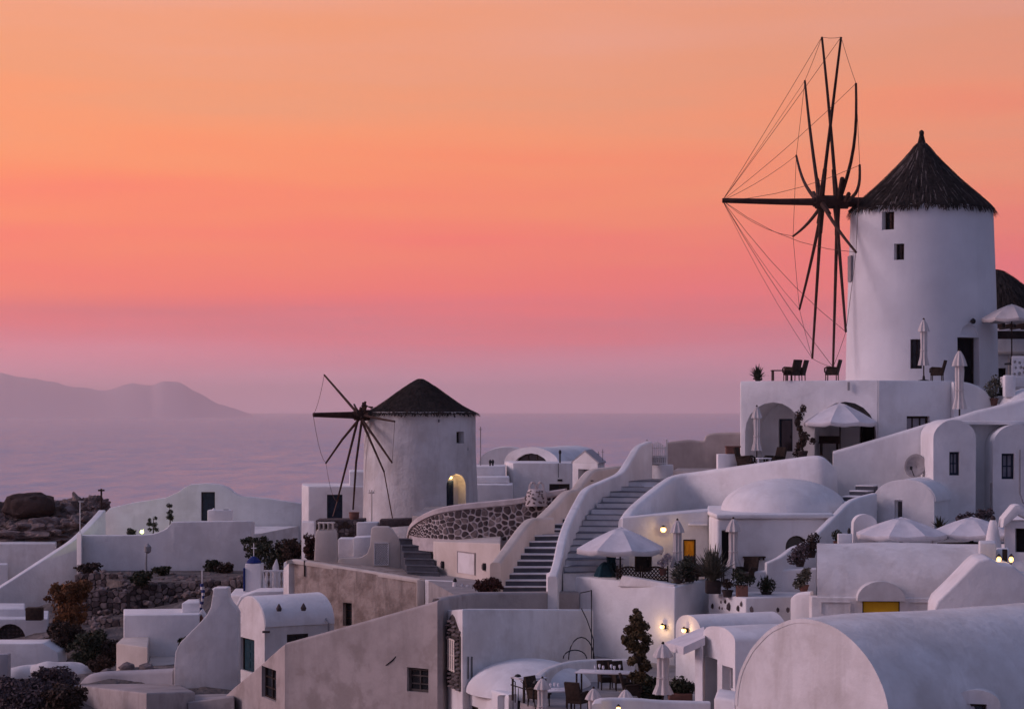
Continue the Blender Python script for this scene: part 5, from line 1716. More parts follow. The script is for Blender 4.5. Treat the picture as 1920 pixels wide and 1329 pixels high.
    o = ribbon('buttress', [(1492, 1118, 73.4), (1500, 1110, 73.2), (1522, 1108, 73)], .4, -9.5, 'white', None, sub=2)
    tag(o, 'small white buttress carrying a terracotta pot', 'wall')
    # little apse with lamp
    H = thing('small_vault', 'tiny white barrel vault with a glowing lamp on its end', 'roof', P(1330, 1200, 72))
    ax = Vector((.93, .36)); A0 = XY(1290, 71.2)
    hw = .95
    vault('vault', A0, A0 + ax * 3.2, hw, Z(1182, 71.2), .55, -10, 'white', H, bevel=.04)
    wall_lamp(Vector((A0.x, A0.y, Z(1181, 71.2))) - Vector((ax.x, ax.y, 0)) * .0, (-ax.x, -ax.y - .3, 0), 'glowing lamp on the end of the tiny barrel vault', 8, .075)
    u = (b - a).normalized()
    wall_lamp(facept(a, b, 1248, 1174), n, 'glowing lamp on the pinkish retaining wall beside the tall shrub', 8, .075)
pink_wall()
def dining():
    FZ = -9.05
    fl = plan('terrace_floor', [XY(975, 66), XY(1100, 62), XY(1330, 62), XY(1330, 75), XY(1266, 76.2), XY(1080, 79.6), XY(1000, 74.5)], -10.5, FZ, 'paving', None, bevel=0)
    tag(fl, kind='structure')
    # tall columnar shrub
    c = P(1199, 1306, 66.5)
    T = thing('juniper_tree', 'tall dark twisted juniper shrub on the dining terrace', 'tree', c)
    g = random.Random(11)
    bl = []
    prof = [(1195, 1160, 24, 16), (1188, 1175, 24, 16), (1205, 1172, 24, 16), (1182, 1195, 20, 15), (1204, 1195, 26, 16), (1195, 1185, 22, 16), (1178, 1204, 16, 10), (1192, 1215, 26, 16), (1206, 1220, 20, 14), (1198, 1235, 22, 16), (1188, 1240, 16, 12), (1206, 1250, 20, 18), (1196, 1262, 24, 18), (1210, 1278, 24, 18), (1194, 1285, 26, 18), (1222, 1290, 18, 16), (1168, 1196, 8, 6), (1196, 1150, 12, 10)]
    for (px, py, rx, rz) in prof:
        for k in range(3):
            qx, qy = px + g.uniform(-rx, rx) * .35, py + g.uniform(-rz, rz) * .4
            q = P(qx, qy, 66.5 + g.uniform(-.3, .3))
            bl.append((tuple(q), (rx * .0083, .22, rz * .0095), 190))
    V, Fc = leaves(bl, .052, 5)
    raw('crown', V, Fc, 'leaf_gold', T)
    tr = MB()
    tr.tube([c, P(1203, 1270, 66.5), P(1197, 1230, 66.5), P(1193, 1190, 66.5), P(1197, 1160, 66.5)], [.09, .07, .055, .04, .015], 7)
    tr.tube([P(1200, 1250, 66.5), P(1186, 1215, 66.4), P(1175, 1200, 66.4)], [.05, .03, .012], 6)
    tr.build('trunk', 'bark', T)
    bush('dark_shrub', 'dark leafy shrub at the foot of the juniper', 1222, 1312, 66.2, .42, .42, 1500, .06, 'leaf', 23)
    pot_plant('round leafy bush in a brown trough by the white pillar', P(1275, 1312, 65.6), .36, .24, [(0, .18, .36, 650), (-.25, .1, .26, 300), (.25, .12, .26, 300)], .055, 'leaf', 'terracotta', True, seed=61)
    cp = make_closed_parasol('closed_parasol', 2.05, 'canvas', .21)
    place(cp, (X(1243, 64), 64, FZ), 'large folded cream parasol right of the juniper', 'folded parasols')
    for i, (px, Y, s, top) in enumerate(((1017, 62, .8, 1270), (1113, 61, .8, 1289), (1173, 60.5, .8, 1291))):
        c2 = copytree(cp)
        h = 2.05 * s
        place(c2, (X(px, Y), Y, Z(top, Y) - h), ['folded cream parasol beside the black rail of small lamps', 'folded cream parasol below the laid table', 'folded cream parasol below the juniper'][i], 'folded parasols', i * .7, s)
    f2 = plan('lower_terrace', [XY(975, 58), XY(1215, 58), XY(1215, 63.4), XY(975, 63.4)], -12, -9.9, 'paving', None, bevel=0)
    tag(f2, kind='structure')
    o = ribbon('low_wall', [(1120, 1318, 59.6), (1128, 1308, 59.8), (1190, 1308, 60), (1240, 1312, 60.2), (1330, 1314, 60.4)], .3, -12, 'white', None, sub=3)
    tag(o, 'low pinkish white wall at the bottom below the juniper', 'wall')
    o2 = wall_lamp(P(1159, 1326, 59.4), (0, -1, 0), 'small glowing lamp at the bottom edge under the low wall', 3, .06)
    # tables and chairs
    tb = make_table('dining_table', 1.75, .85, .74)
    place(tb, (X(1133, 67.5), 67.5, FZ + .04), 'laid dining table with glasses beside the juniper', 'dining tables', R(-14))
    t2 = make_table('dining_table', 1.0, .8, .70)
    place(t2, (X(1040, 64.5), 64.5, FZ - .1), 'small round-cornered dining table near the folded parasol', 'dining tables', R(10))
    t3 = make_table('dining_table', .9, .8, .74)
    place(t3, (X(992, 66.4), 66.4, FZ), 'dining table under the black lamp rail', 'dining tables', R(30))
    g = random.Random(5)
    def glass(px, Y, z, lab):
        t = thing('wine_glass', lab, 'glass', (X(px, Y), Y, z), 'glasses on the dining tables')
        lathe('foot', t.location, [(.035, 0), (.034, .006), (.006, .012), (.006, .08)], 'glassware', t, n=10)
        lathe('bowl', t.location + Vector((0, 0, .08)), [(.008, 0), (.035, .03), (.04, .07), (.034, .12)], 'glassware', t, n=10)
    for i, px in enumerate((1116, 1124, 1131, 1146, 1152, 1162)):
        glass(px, 67.5 + (.2 if i % 2 else -.15) - (px - 1133) * .004, FZ + .78, ['leftmost wine glass on the long laid table', 'second wine glass from the left on the long laid table', 'third wine glass from the left on the long laid table', 'fourth wine glass from the left on the long laid table', 'fifth wine glass from the left on the long laid table', 'wine glass nearest the juniper on the long laid table'][i])
    for i, px in enumerate((1032, 1040, 1047)): glass(px, 64.4 + .15 * (i % 2), FZ + .6, ['left wine glass on the small table', 'middle wine glass on the small table', 'right wine glass on the small table'][i])
    for i, (px, Y, rz, lab) in enumerate(((1138, 69.2, .2, 'dark armchair behind the laid dining table'), (1162, 69.0, .4, 'dark armchair beside the juniper behind the laid table'), (1083, 64.2, 2.6, 'black draped armchair at the bottom of the dining terrace'), (1010, 65.2, .9, 'dark armchair tucked to the small table'), (1185, 66.0, 1.6, 'dark armchair under the juniper'))):
        t = make_armchair()
        place(t, (X(px, Y), Y, FZ), lab, 'dining chairs', rz, .88)
    # rail with small black spot lamps
    for i, (px, py, Y) in enumerate(((966, 1270, 66), (984, 1276, 65.5), (1000, 1282, 65))):
        t = thing('spot_lamp', ['leftmost of the black arm lamps over the courtyard wall', 'middle one of the black arm lamps', 'black arm lamp nearest the folded parasol'][i], 'lamp', P(px, 1310, Y), 'black arm lamps')
        b = P(px, 1316, Y)
        tube('post', [b, P(px, py + 8, Y)], .02, 'metal', t)
        tube('arm', [P(px, py + 8, Y), P(px - 8, py, Y), P(px + 4, py - 4, Y)], .016, 'metal', t)
        lathe('head', P(px + 5, py - 4, Y), [(.03, -.05), (.11, -.03), (.08, .03), (.02, .05)], 'metal', t, n=12)
    tube_t = thing('hand_rail', 'thin black rail along the terrace steps', 'railing', P(990, 1329, 66))
    tube('top_rail', [P(958, 1283, 66.6), P(1000, 1296, 65.4), P(1004, 1330, 64.8)], .02, 'metal', tube_t)
    for px in (962, 972, 982, 992): tube('baluster', [P(px, 1285 + (px - 958) * .3, 66.2), P(px, 1330, 66.2)], .013, 'metal', tube_t)
    # house with awning
    H = thing('gable_house', 'small pinkish white house with tall doorway beside the awning', 'house', P(1350, 1345, 62.5))
    A, B = XY(1319, 64), XY(1379, 61.6)
    t = (B - A).normalized(); n = Vector((-t.y, t.x)); n = -n if n.y < 0 else n
    mid = (A + B) / 2; hw = (B - A).length / 2
    v = vault('wall', mid, mid + n * 4.5, hw, Z(1196, 62.8), .32, -12, 'white', H, bevel=.05)
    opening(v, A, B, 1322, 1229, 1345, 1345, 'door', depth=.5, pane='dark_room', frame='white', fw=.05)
    opening(v, A, B, 1354, 1246, 1374, 1300, 'window', depth=.35, cols=1, rows=1, frame='white')
    # awning
    Aw = thing('awning', 'white canvas awning between the pillar and the pinkish house', 'awning', P(1290, 1320, 64))
    pts = [P(1246, 1206, 65.6), P(1320, 1176, 66.2), P(1322, 1196, 63.4), P(1282, 1214, 63.2)]
    o = slab('canopy', pts, Vector((0, 0, .03)), 'canvas_white', Aw, smooth=False)
    vs = [pts[0], pts[3], pts[3] - Vector((0, 0, .2)), pts[0] - Vector((0, 0, .18))]
    slab('valance', vs, Vector((-.012, 0, 0)), 'canvas_white', Aw, smooth=False)
    vs = [pts[3], pts[2], pts[2] - Vector((0, 0, .2)), pts[3] - Vector((0, 0, .2))]
    slab('valance', vs, Vector((0, -.012, 0)), 'canvas_white', Aw, smooth=False)
    w = plan('white_pillar', [XY(1303, 63.6), XY(1318, 63.3), XY(1319, 63.7), XY(1304, 64)], -12, Z(1206, 63.6), 'white', None, bevel=.03)
    tag(w, 'white square pillar carrying the awning', 'pillar')
    w = plan('low_wall', [XY(1338, 58.2), XY(1380, 57.6), XY(1400, 59), XY(1345, 60)], -12, Z(1305, 58.2), 'white', None, bevel=.1)
    tag(w, 'short rounded white wall in front of the pinkish house', 'wall')
dining()

# ================================================================== right side
def right_side():
    # vaulted building with yellow panel
    T = thing('vaulted_house', 'long grey barrel-vaulted house with a bright yellow panel', 'house', P(1680, 1160, 71))
    A0 = XY(1534, 73.2); B0 = A0 + Vector((8, -1.12))
    ztop, zs = Z(1019, 73.4), Z(1116, 71.2)
    hw = 2.1
    vault('wall', A0, B0, hw, zs, ztop - zs, -10, 'white2', T, bevel=.05)
    vshell('roof', A0 + Vector((-.04, 0)), B0, hw - .01, zs - .03, ztop - zs, .08, 'white2', T)
    FA, FB = XY(1521, 70.95), XY(1760, 70.35)
    fw = plan('front_wall', [FA, FB, FB + Vector((0, .6)), FA + Vector((0, .6))], -10, zs - .02, 'white2', T, bevel=.04)
    opening(fw, FA, FB, 1617, 1126, 1687, 1151, 'window', depth=.14, cols=1, rows=1, frame='wood', pane='yellow', fw=.03, owner=T, label='bright yellow panel with dark edge')
    c = XY(1651, 70.4)
    vault('hood', c, c + Vector((.02, 1.8)), .78, Z(1124, 70.5), .62, Z(1125, 70.5) - .02, 'white2', T, bevel=.03)
    for (x0, x1) in ((1540, 1594), (1706, 1752)):
        cc, u, n, w, h = rect_on(FA, FB, x0, 1128, x1, 1150)
        mb = MB(); zu = Vector((0, 0, 1))
        mb.box(cc + zu * h / 2 + n * .01, (w, .05, .03), ax=(u, n, zu))
        for s in (-1, 1): mb.box(cc + u * (s * w / 2) + n * .012, (.03, .05, h), ax=(u, n, zu))
        mb.build('panel_frame', 'white2', T, smooth=False)
    box('dark_recess', P(1826, 1043, 72.9), (.34, .3, .5), 'wood', T)
    fl = plan('terrace_floor', [XY(1560, 74), XY(1960, 74.6), XY(1960, 82), XY(1640, 82)], -6, Z(1026, 74.4), 'paving', None, bevel=0)
    tag(fl, kind='structure')
    FZ = Z(1026, 74.4)
    op = make_open_parasol('open_parasol', 3.25, .44, .58, 'canvas_white', .16)
    for ch in list(op.children):
        pass
    place(op, (X(1690, 75.4), 75.4, FZ), 'open pale parasol above the long vaulted house', 'open parasols', R(20))
    o2 = copytree(op); place(o2, (X(1822, 76.0), 76.0, FZ), 'open pale parasol beside the conical chimney', 'open parasols', R(5), .98)
    w = thing('white_belfry', 'tiny rounded white belfry left of the open parasols', 'belfry', P(1622, 1010, 77))
    c = XY(1622, 77)
    vault('arch', c, c + Vector((0, .5)), .42, Z(985, 77), .4, FZ - .3, 'white', w, bevel=.04)
    for i, (px, py) in enumerate(((1752, 1010), (1584, 1000))):
        b = thing('parapet_post', ['short white post between the two open parasols', 'stepped white post with dark bottle left of the parasols'][i], 'post', P(px, 1024, 74.5))
        box('shaft', P(px, (py + 1024) / 2, 74.5), (.16 if i == 0 else .5, .2, (1024 - py) * 74.5 / F), 'white', b, bevel=.03)
        if i == 1: lathe('bottle', P(px + 8, py, 74.5), [(.05, 0), (.06, .1), (.02, .2)], 'metal', b, n=10)
        else: box('cap', P(px, py, 74.5), (.2, .24, .04), 'white', b, bevel=.01)
    pot_plant('dark spiky plant on the terrace left of the parasols', P(1570, 1022, 74.8), .15, .15, [(0, .2, .22, 260)], .05, 'leaf', seed=71)
    pot_plant('spiky agave above the right slope of the first parasol', P(1762, 998, 79), .15, .1, [], .05, 'leaf', seed=72, blades=40, bl=.55)
    pot_plant('dark shrubs with blossom along the wall behind the second parasol', P(1818, 985, 79), .2, .1, [(-.3, .15, .22, 240), (0, .2, .25, 240), (.4, .3, .22, 200), (.7, .35, .22, 160)], .055, 'leaf_purple', seed=73)
    # conical chimney and stair buttress on the right
    C = thing('conical_chimney', 'white conical chimney with dark pot on top by the right edge', 'chimney', P(1862, 1025, 71))
    c = P(1862, 1022, 71)
    lathe('stack', c, [(.30, -.8), (.28, -.1), (.24, .2), (.16, .62), (.12, .78), (.09, .84)], 'white', C, n=24)
    lathe('pot', c + Vector((0, 0, .84)), [(.07, 0), (.09, .05), (.06, .12), (.03, .15)], 'dark_pot', C, n=12)
    B = thing('stepped_buttress', 'big white sloping buttress wall at the right edge', 'wall', P(1850, 1160, 66))
    prof = [(1750, 1175), (1752, 1140), (1758, 1126), (1775, 1110), (1800, 1085), (1822, 1062), (1835, 1050), (1855, 1046), (1878, 1058), (1900, 1060), (1925, 1082), (1990, 1085), (1990, 1175)]
    slab('wall', [P(a, b, 66) for a, b in prof], (.3, 2.6, 0), 'white', B, .08, seg=3)
    plan('step_block', [XY(1836, 68.3), XY(1868, 68.3), XY(1868, 69.4), XY(1836, 69.4)], -7, Z(1016, 68.5), 'white', B, bevel=.06)
    plan('step_block', [XY(1868.5, 69), XY(1892, 69), XY(1892, 70), XY(1868.5, 70)], -7, Z(1030, 69), 'white', B, bevel=.05)
    H = thing('arched_house', 'white house with pointed hood and black doorway at the right edge', 'house', P(1910, 1060, 71))
    A, Bq = XY(1884, 71), XY(1975, 70.4)
    w = plan('wall', [A, Bq, XY(1975, 75), XY(1884, 75)], -7.5, Z(975, 70.8), 'white', H, bevel=.06)
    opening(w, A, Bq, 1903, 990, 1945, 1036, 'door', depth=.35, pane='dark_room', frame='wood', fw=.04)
    slab('hood', [P(1880, 990, 70.5), P(1882, 972, 70.5), P(1903, 947, 70.5), P(1912, 945, 70.5), P(1950, 975, 70.5), P(1950, 985, 70.5), P(1910, 965, 70.5)], (0, .7, 0), 'white', H, .04)
    for i, px in enumerate((1873, 1896)):
        q = P(px, 1049, 67.6)
        t = thing('garden_lantern', ['glowing lantern at the left of the dark post by the buttress', 'glowing lantern at the right of the dark post by the buttress'][i], 'lantern', q, 'lit lanterns')
        lathe('lamp_glass', q + Vector((0, 0, -.08)), [(.03, 0), (.07, .05), (.075, .12), (.03, .18)], 'warm_lamp', t, n=12)
        lathe('cap', q + Vector((0, 0, .1)), [(.09, 0), (.06, .04), (.015, .09)], 'metal', t, n=12)
        tube('stand', [q + Vector((0, .06, -.4)), q + Vector((0, .02, -.08))], .02, 'metal', t)
        lamp_glow(t, q + Vector((-.05, -.18, 0)), 1.5, .04)
    b = box('dark_post', P(1884, 1044, 68.4), (.14, .14, .5), 'wood', None, bevel=.01)
    tag(b, 'short dark wooden post between the two glowing lanterns', 'post')
    # large near vault
    V = thing('vaulted_house', 'huge smooth barrel-vaulted house filling the bottom right corner', 'house', P(1520, 1345, 54))
    ax = Vector((.84, .5426)); u = Vector((-ax.y, ax.x))
    A0 = XY(1519, 55.0); hw = 3.0
    ztop = Z(1160, 55.0)
    v = vault('wall', A0, A0 + ax * 12, hw, ztop - 2.55, 2.55, -14, 'white2', V, n=40, bevel=.08)
    vshell('roof', A0 - ax * .015, A0 + ax * 12.1, hw - .01, ztop - 2.57, 2.55, .03, 'white2', V, n=40, lump=.06)
    # dormer with small window
    c = XY(1828, 53.9)
    dm = vault('dormer', c, c + Vector((.5, 2.4)), .62, Z(1322, 53.9), .40, -14, 'white2', V, bevel=.08)
    opening(dm, c - Vector((.6, 0)), c + Vector((.6, 0)), 1808, 1319, 1850, 1345, 'window', depth=.2, cols=1, rows=1, owner=V)
right_side()

# ================================================================== behind the centre
def far_centre():
    Y = 131
    H = thing('far_house', 'white cube house with a dark window behind the stone wall', 'house', P(1010, 930, Y))
    A, B = XY(962, Y), XY(1073, Y)
    w = plan('wall', [XY(946, Y + 4), A, B, XY(1073, Y + 6), XY(946, Y + 6)], -8, Z(868, Y), 'white', H, bevel=.05)
    opening(w, A, B, 1030, 907, 1068, 921, 'window', depth=.2, cols=2, rows=1)
    box('vent', P(1050, 900, Y - .03), (.3, .1, .12), 'metal', H)
    tube('cable', [P(1047, 868, Y - .05), P(1047, 895, Y - .05)], .02, 'metal', H)
    H = thing('far_house', 'low white stepped house right of the weathered windmill', 'house', P(930, 945, 128))
    plan('wall', [XY(890, 127), XY(961, 127), XY(961, 130), XY(890, 130)], -8, Z(908, 127), 'white', H, bevel=.05)
    plan('upper_wall', [XY(890, 130.2), XY(948, 130.2), XY(948, 134), XY(890, 134)], -8, Z(874, 130.2), 'white', H, bevel=.05)
    plan('roof_step', [XY(892, 128.4), XY(955, 128.4), XY(955, 130.1), XY(892, 130.1)], Z(908, 127) + .002, Z(893, 129), 'white', H, bevel=.08)
    # arched vault with big fan window
    V = thing('far_vault', 'white barrel vault with dark fan window against the sea', 'house', P(990, 870, 140))
    A, B = XY(945, 138), XY(1047, 136)
    t = (B - A).normalized(); n = Vector((-t.y, t.x)); n = -n if n.y < 0 else n
    n2 = (n + Vector((-.35, 0))).normalized()
    mid = (A + B) / 2; hw = (B - A).length / 2
    v = vault('wall', mid, mid + n * 6, hw, Z(868, 137), 1.02, -8, 'white', V)
    opening(v, A, B, 955, 849, 1037, 885, 'window', depth=.3, arch=True, cols=5, rows=2, fw=.06)
    A, B = XY(905, 146), XY(1000, 144)
    mid = (A + B) / 2; hw = (B - A).length / 2
    vault('wing', mid, mid + Vector((0, 4)), hw, Z(870, 145), 1.15, -8, 'white', V)
    # gabled bell house
    G = thing('gabled_house', 'tiny white gabled house with open doorway left of the stair parapet', 'house', P(1098, 912, 126))
    A, B = XY(1073, 126.4), XY(1121, 124.6)
    zt = Z(868, 125)
    w = plan('wall', [A, B, XY(1134, 128), XY(1086, 129.8)], -7, zt, 'white', G, bevel=.03)
    m = (A + B) / 2; back = XY(1134, 128) - B
    ap = Vector((m.x, m.y, Z(847, 125.5)))
    slab('gable', [Vector((A.x, A.y, zt)), Vector((B.x, B.y, zt)), ap], Vector((back.x, back.y, 0)), 'white', G)
    o_ = .06
    for (p_, q_) in ((A, 0), (B, 1)):
        e = Vector((p_.x, p_.y, zt - .05)) + (Vector((p_.x - m.x, p_.y - m.y, 0)) * .08)
        slab('roof', [e, ap + Vector((0, 0, .02)), ap + Vector((0, 0, .10)), e + Vector((0, 0, .08))], Vector((back.x, back.y, 0)) * 1.02, 'grey', G, smooth=False)
    opening(w, A, B, 1084, 879, 1107, 925, 'door', depth=.5, pane='grey', frame='white', fw=.04)
    # posts and aerials on the skyline
    for i, (px, y0, y1, Yp, lab, r_) in enumerate(((901, 800, 873, 132, 'tall thin mast right of the weathered windmill', .035), (1130, 842, 868, 127, 'thin aerial behind the gabled house', .02), (1122, 846, 866, 128, 'short aerial behind the gabled house roof', .02))):
        t = thing('aerial_mast', lab, 'mast', P(px, y1, Yp), 'skyline masts')
        tube('mast', [P(px, y1 + 4, Yp), P(px, y0, Yp)], r_, 'grey_metal', t)
        tube('crossarm', [P(px - 3, y0 + 5, Yp), P(px + 3, y0 + 5, Yp)], r_ * .6, 'grey_metal', t)
    for i, (px, y0, y1) in enumerate(((1050, 843, 869), (919, 861, 873), (924, 861, 873))):
        t = thing('dark_flue', ['dark upright flue beside the fan-window vault', 'left one of two short dark flues', 'right one of two short dark flues'][i], 'flue', P(px, y1, 131.5), 'dark flues')
        tube('pipe', [P(px, y1 + 2, 131.5), P(px, y0 + 5, 131.5)], .05, 'metal', t, n=8)
        lathe('cowl', P(px, y0 + 5, 131.5), [(.06, -.1), (.09, 0), (.07, .1), (.02, .16)], 'metal', t, n=10)
far_centre()

# ================================================================== left side
def left_houses():
    Y = 142
    T = thing('gabled_house', 'long white house with curved gable and dark door facing the sea', 'house', P(400, 975, Y))
    prof = [(196, 1090), (197, 962), (206, 952), (250, 942), (310, 933), (334, 922), (345, 914), (358, 908), (385, 906), (412, 908), (428, 914), (440, 924), (452, 930), (500, 934), (564, 944), (564, 1090)]
    w = slab('wall', [P(a, b, Y) for a, b in prof], (0, .7, 0), 'white', T, .06)
    plan('roof', [XY(215, Y + .72), XY(556, Y + .72), XY(560, Y + 5), XY(215, Y + 5)], -11, Z(958, Y), 'white2', T, bevel=.05)
    opening(w, XY(200, Y), XY(560, Y), 377, 922, 403, 976, 'door', depth=.3, pane='blue_door', frame='wood', fw=.06)
    # sloping white ramp wall to the lower left
    o = ribbon('ramp_wall', [(-60, 1138, 131), (0, 1102, 132.5), (60, 1064, 134), (110, 1032, 135.5), (150, 1005, 137), (182, 974, 139.5), (198, 956, 141)], .5, -14, 'white', None, rnd=.3, side=1)
    tag(o, 'long sloping white wall climbing from the left edge', 'wall')
    W = thing('terrace_wall', 'white terrace wall in front of the house with curved gable', 'wall', P(310, 1075, 131))
    pts = [(150, 1001, 131), (160, 1003, 131), (240, 1003, 131), (283, 1001, 131), (300, 996, 131), (314, 989, 131), (321, 980, 131), (330, 978, 131), (400, 977, 131), (470, 976, 131), (476, 978, 133)]
    ribbon('wall', pts, .4, -12, 'white', W, sub=2, side=1, rnd=.35)
    fl = plan('terrace_floor', [XY(150, 131.5), XY(474, 131.5), XY(560, 141.8), XY(200, 141.8)], -12.5, Z(1030, 131), 'white2', None, bevel=0)
    tag(fl, kind='structure')
    fl = plan('terrace_floor', [XY(322, 131.5), XY(474, 131.5), XY(560, 141.9), XY(326, 141.9)], -12.4, Z(1003, 131.5), 'white2', None, bevel=0)
    tag(fl, kind='structure')
    t = thing('roof_block', 'small white block with knob on the terrace by the dark door', 'block', P(415, 975, 134))
    box('body', P(413, 972, 132.6), (1.5, .8, 1.1), 'white', t, bevel=.06)
    lathe('knob', P(401, 957, 132.6), [(.14, 0), (.1, .1), (.02, .16)], 'white', t, n=12)
    box('hatch', P(424, 956, 132.6), (.3, .3, .08), 'metal', t, bevel=.01)
    w = plan('lit_post', [XY(144, 130), XY(153, 129.8), XY(154, 130.6), XY(145, 130.6)], -12, Z(1000, 130), 'white', None, bevel=.04)
    tag(w, 'bright white gate post at the corner of the terrace wall', 'post')
    t = thing('lamp_mast', 'thin pale mast with crossarm at the terrace corner', 'mast', P(150, 1003, 131.5))
    tube('mast', [P(150, 1010, 131.5), P(150, 939, 131.5)], .035, 'white2', t)
    box('crossarm', P(152, 940, 131.5), (.35, .05, .05), 'white2', t)
    t = thing('utility_pole', 'dark weathered pole with crosspiece on the rocks', 'pole', P(190, 955, 150))
    tube('pole', [P(190, 962, 150), P(190, 916, 150)], .07, 'wood', t)
    box('crosspiece', P(190, 919, 150), (.45, .1, .12), 'wood', t)
    # lamp glow on the terrace and cactus plants
    q = P(266, 997, 134)
    t = thing('garden_lamp', 'greenish glowing garden lamp behind the terrace wall', 'lamp', q)
    lathe('globe', q, [(.02, -.12), (.11, -.06), (.13, 0), (.09, .1), (.01, .13)], 'green_lamp', t, n=12)
    tube('stand', [q + Vector((0, 0, -.6)), q + Vector((0, 0, -.1))], .03, 'metal', t)
    lamp_glow(t, q + Vector((.1, .25, .3)), 90, .1, (.85, .95, .35))
    for i, (px, py, h, lab) in enumerate(((318, 992, 1.5, 'tall narrow cactus at the step of the terrace wall'), (287, 997, .9, 'branched cactus beside the greenish lamp'), (246, 1003, .4, 'low cactus left of the greenish lamp'))):
        c = P(px, py, 132.6)
        t = thing('slim_shrub', lab.replace('cactus', 'shrub'), 'shrub', c, 'slim terrace shrubs')
        g = random.Random(i)
        tube('trunk', [c - Vector((0, 0, .3)), c + Vector((.05, 0, h * .5)), c + Vector((0, 0, h))], [.05, .035, .015], 'bark', t, n=6)
        bl_ = [((c.x + g.uniform(-.16, .16) * (1 + i % 2), c.y + g.uniform(-.15, .15), c.z + h * g.uniform(.15, 1.0)), (.15, .15, .14), 60) for k in range(10)]
        V, Fc = leaves(bl_, .06, i + 90)
        raw('crown', V, Fc, 'leaf', t)
    # lamp post in front of the wall
    t = thing('street_lamp', 'pale post with dark lantern in front of the terrace wall', 'lamp post', P(276, 1080, 128))
    tube('post', [P(275, 1085, 128), P(274, 1056, 128), P(275, 1036, 128)], [.07, .06, .04], 'grey_metal', t, n=8)
    lathe('lantern', P(277, 1034, 128), [(.06, -.1), (.2, .0), (.22, .3), (.1, .42), (.02, .5)], 'grey_metal', t, n=10)
    # left edge houses
    H = thing('far_house', 'pale white house at the left edge under the rocks', 'house', P(40, 1090, 146))
    plan('wall', [XY(-80, 145), XY(104, 145), XY(108, 150), XY(-80, 150)], -15, Z(1019, 145), 'white2', H, bevel=.06)
    plan('annex', [XY(-60, 143), XY(14, 143), XY(14, 144.6), XY(-60, 144.6)], -15, Z(1058, 143), 'white', H, bevel=.05)
    H = thing('arched_house', 'white house with a dark stone arch at the left edge', 'house', P(50, 1210, 118))
    A, B = XY(-90, 118), XY(90, 118)
    w = plan('wall', [A, B, XY(92, 123), XY(-90, 123)], -16, Z(1160, 118), 'white', H, bevel=.06)
    plan('upper_wall', [XY(-90, 119.5), XY(46, 119.5), XY(46, 123), XY(-90, 123)], Z(1160, 118) - .1, Z(1141, 119.5), 'white', H, bevel=.05)
    opening(w, A, B, -10, 1169, 48, 1206, 'window', depth=.35, arch=True, fill=False)
    c, u, n, ww, hh = rect_on(A, B, -10, 1169, 48, 1206)
    back = slab('arch_infill', [c - n * .3 + u * (x_ * ww / 2) + Vector((0, 0, z_ * hh / 2)) for x_, z_ in ((-1, -1), (1, -1), (1, 1), (-1, 1))], -n * .05, 'dry_mortar', H)
    g = random.Random(12)
    for i in range(8):
        for j in range(5):
            v, f_ = rockm(c - n * .28 + u * ((-.46 + .13 * i) * ww) + Vector((0, 0, (-.42 + .2 * j) * hh)), (.10, .06, .085), i * 9 + j, 1, .25)
            obj('stone', v, f_, 'stone', back, smooth=False)
    t = box('dark_crate', P(65, 1150, 117), (.9, .6, .7), 'leaf_brown', None, bevel=.05)
    tag(t, 'dark brown crate on the roof beside the rust-coloured shrub', 'crate')
    W = slab('white_wall', [P(-60, 1300, 108), P(-60, 1206, 108), P(60, 1206, 108), P(80, 1205, 108), P(108, 1222, 108), P(112, 1250, 108), P(112, 1300, 108)], (0, 2, 0), 'white', None, .07)
    tag(W, 'plain white wall at the left edge below the stone arch', 'wall')
    o = ribbon('white_bank', [(-60, 1264, 101), (0, 1258, 100.4), (30, 1249, 100), (62, 1246, 100.3), (95, 1239, 100), (135, 1242, 100.4), (160, 1248, 100.6), (176, 1262, 101)], 1.5, -15, 'white2', None, rnd=.8, sub=5)
    for v in o.data.vertices: v.co += mnoise.noise_vector(v.co * 1.4) * .10
    tag(o, 'rough whitewashed bank above the purple-grey scrub', 'wall')
    t = box('grey_pillar', P(3, 1275, 96), (.7, .6, 2.4), 'grey', None, bevel=.03)
    tag(t, 'grey block at the left edge', 'block')
    # terrace house with flag
    H = thing('terrace_house', 'bluish white terrace wall left of the sweeping chimney wall', 'house', P(300, 1250, 99))
    plan('wall', [XY(232, 100), XY(374, 100), XY(374, 103), XY(232, 103)], -13, Z(1152, 100), 'white', H, bevel=.05)
    plan('low_wall', [XY(218, 97), XY(276, 95.5), XY(280, 99.9), XY(230, 99.9)], -13.5, Z(1206, 97), 'cream', H, bevel=.06)
    plan('floor_slab', [XY(276.5, 95.4), XY(340, 95), XY(340, 99.9), XY(281, 99.9)], -13.5, Z(1252, 95.4), 'cream', H, bevel=.02)
    plan('roof_step', [XY(340, 101), XY(374, 101), XY(374, 102.9), XY(352, 102.9)], Z(1152, 100) + .002, Z(1130, 101), 'white', H, bevel=.05)
    F_ = thing('flag', 'furled blue and white striped flag on a pole', 'flag', P(379, 1150, 103.5))
    tube('pole', [P(379, 1160, 103.5), P(379, 1068, 103.5)], .03, 'white2', F_)
    for k in range(9):
        y0, y1 = 1094 + k * 5.5, 1094 + (k + 1) * 5.5
        c0 = P(378 + 3 * math.sin(k * .5), y1, 103.4); c1 = P(378 + 3 * math.sin((k + 1) * .5), y0, 103.4)
        dz = (y1 - y0) * 103.4 / F
        lathe('stripe', c0, [(.07 + .02 * math.sin(k), 0), (.07 + .02 * math.sin(k + 1), dz)], 'flag_white' if k % 2 else 'flag_blue', F_, n=16, mod=lambda q, z: 1 + .25 * math.sin(3 * q))
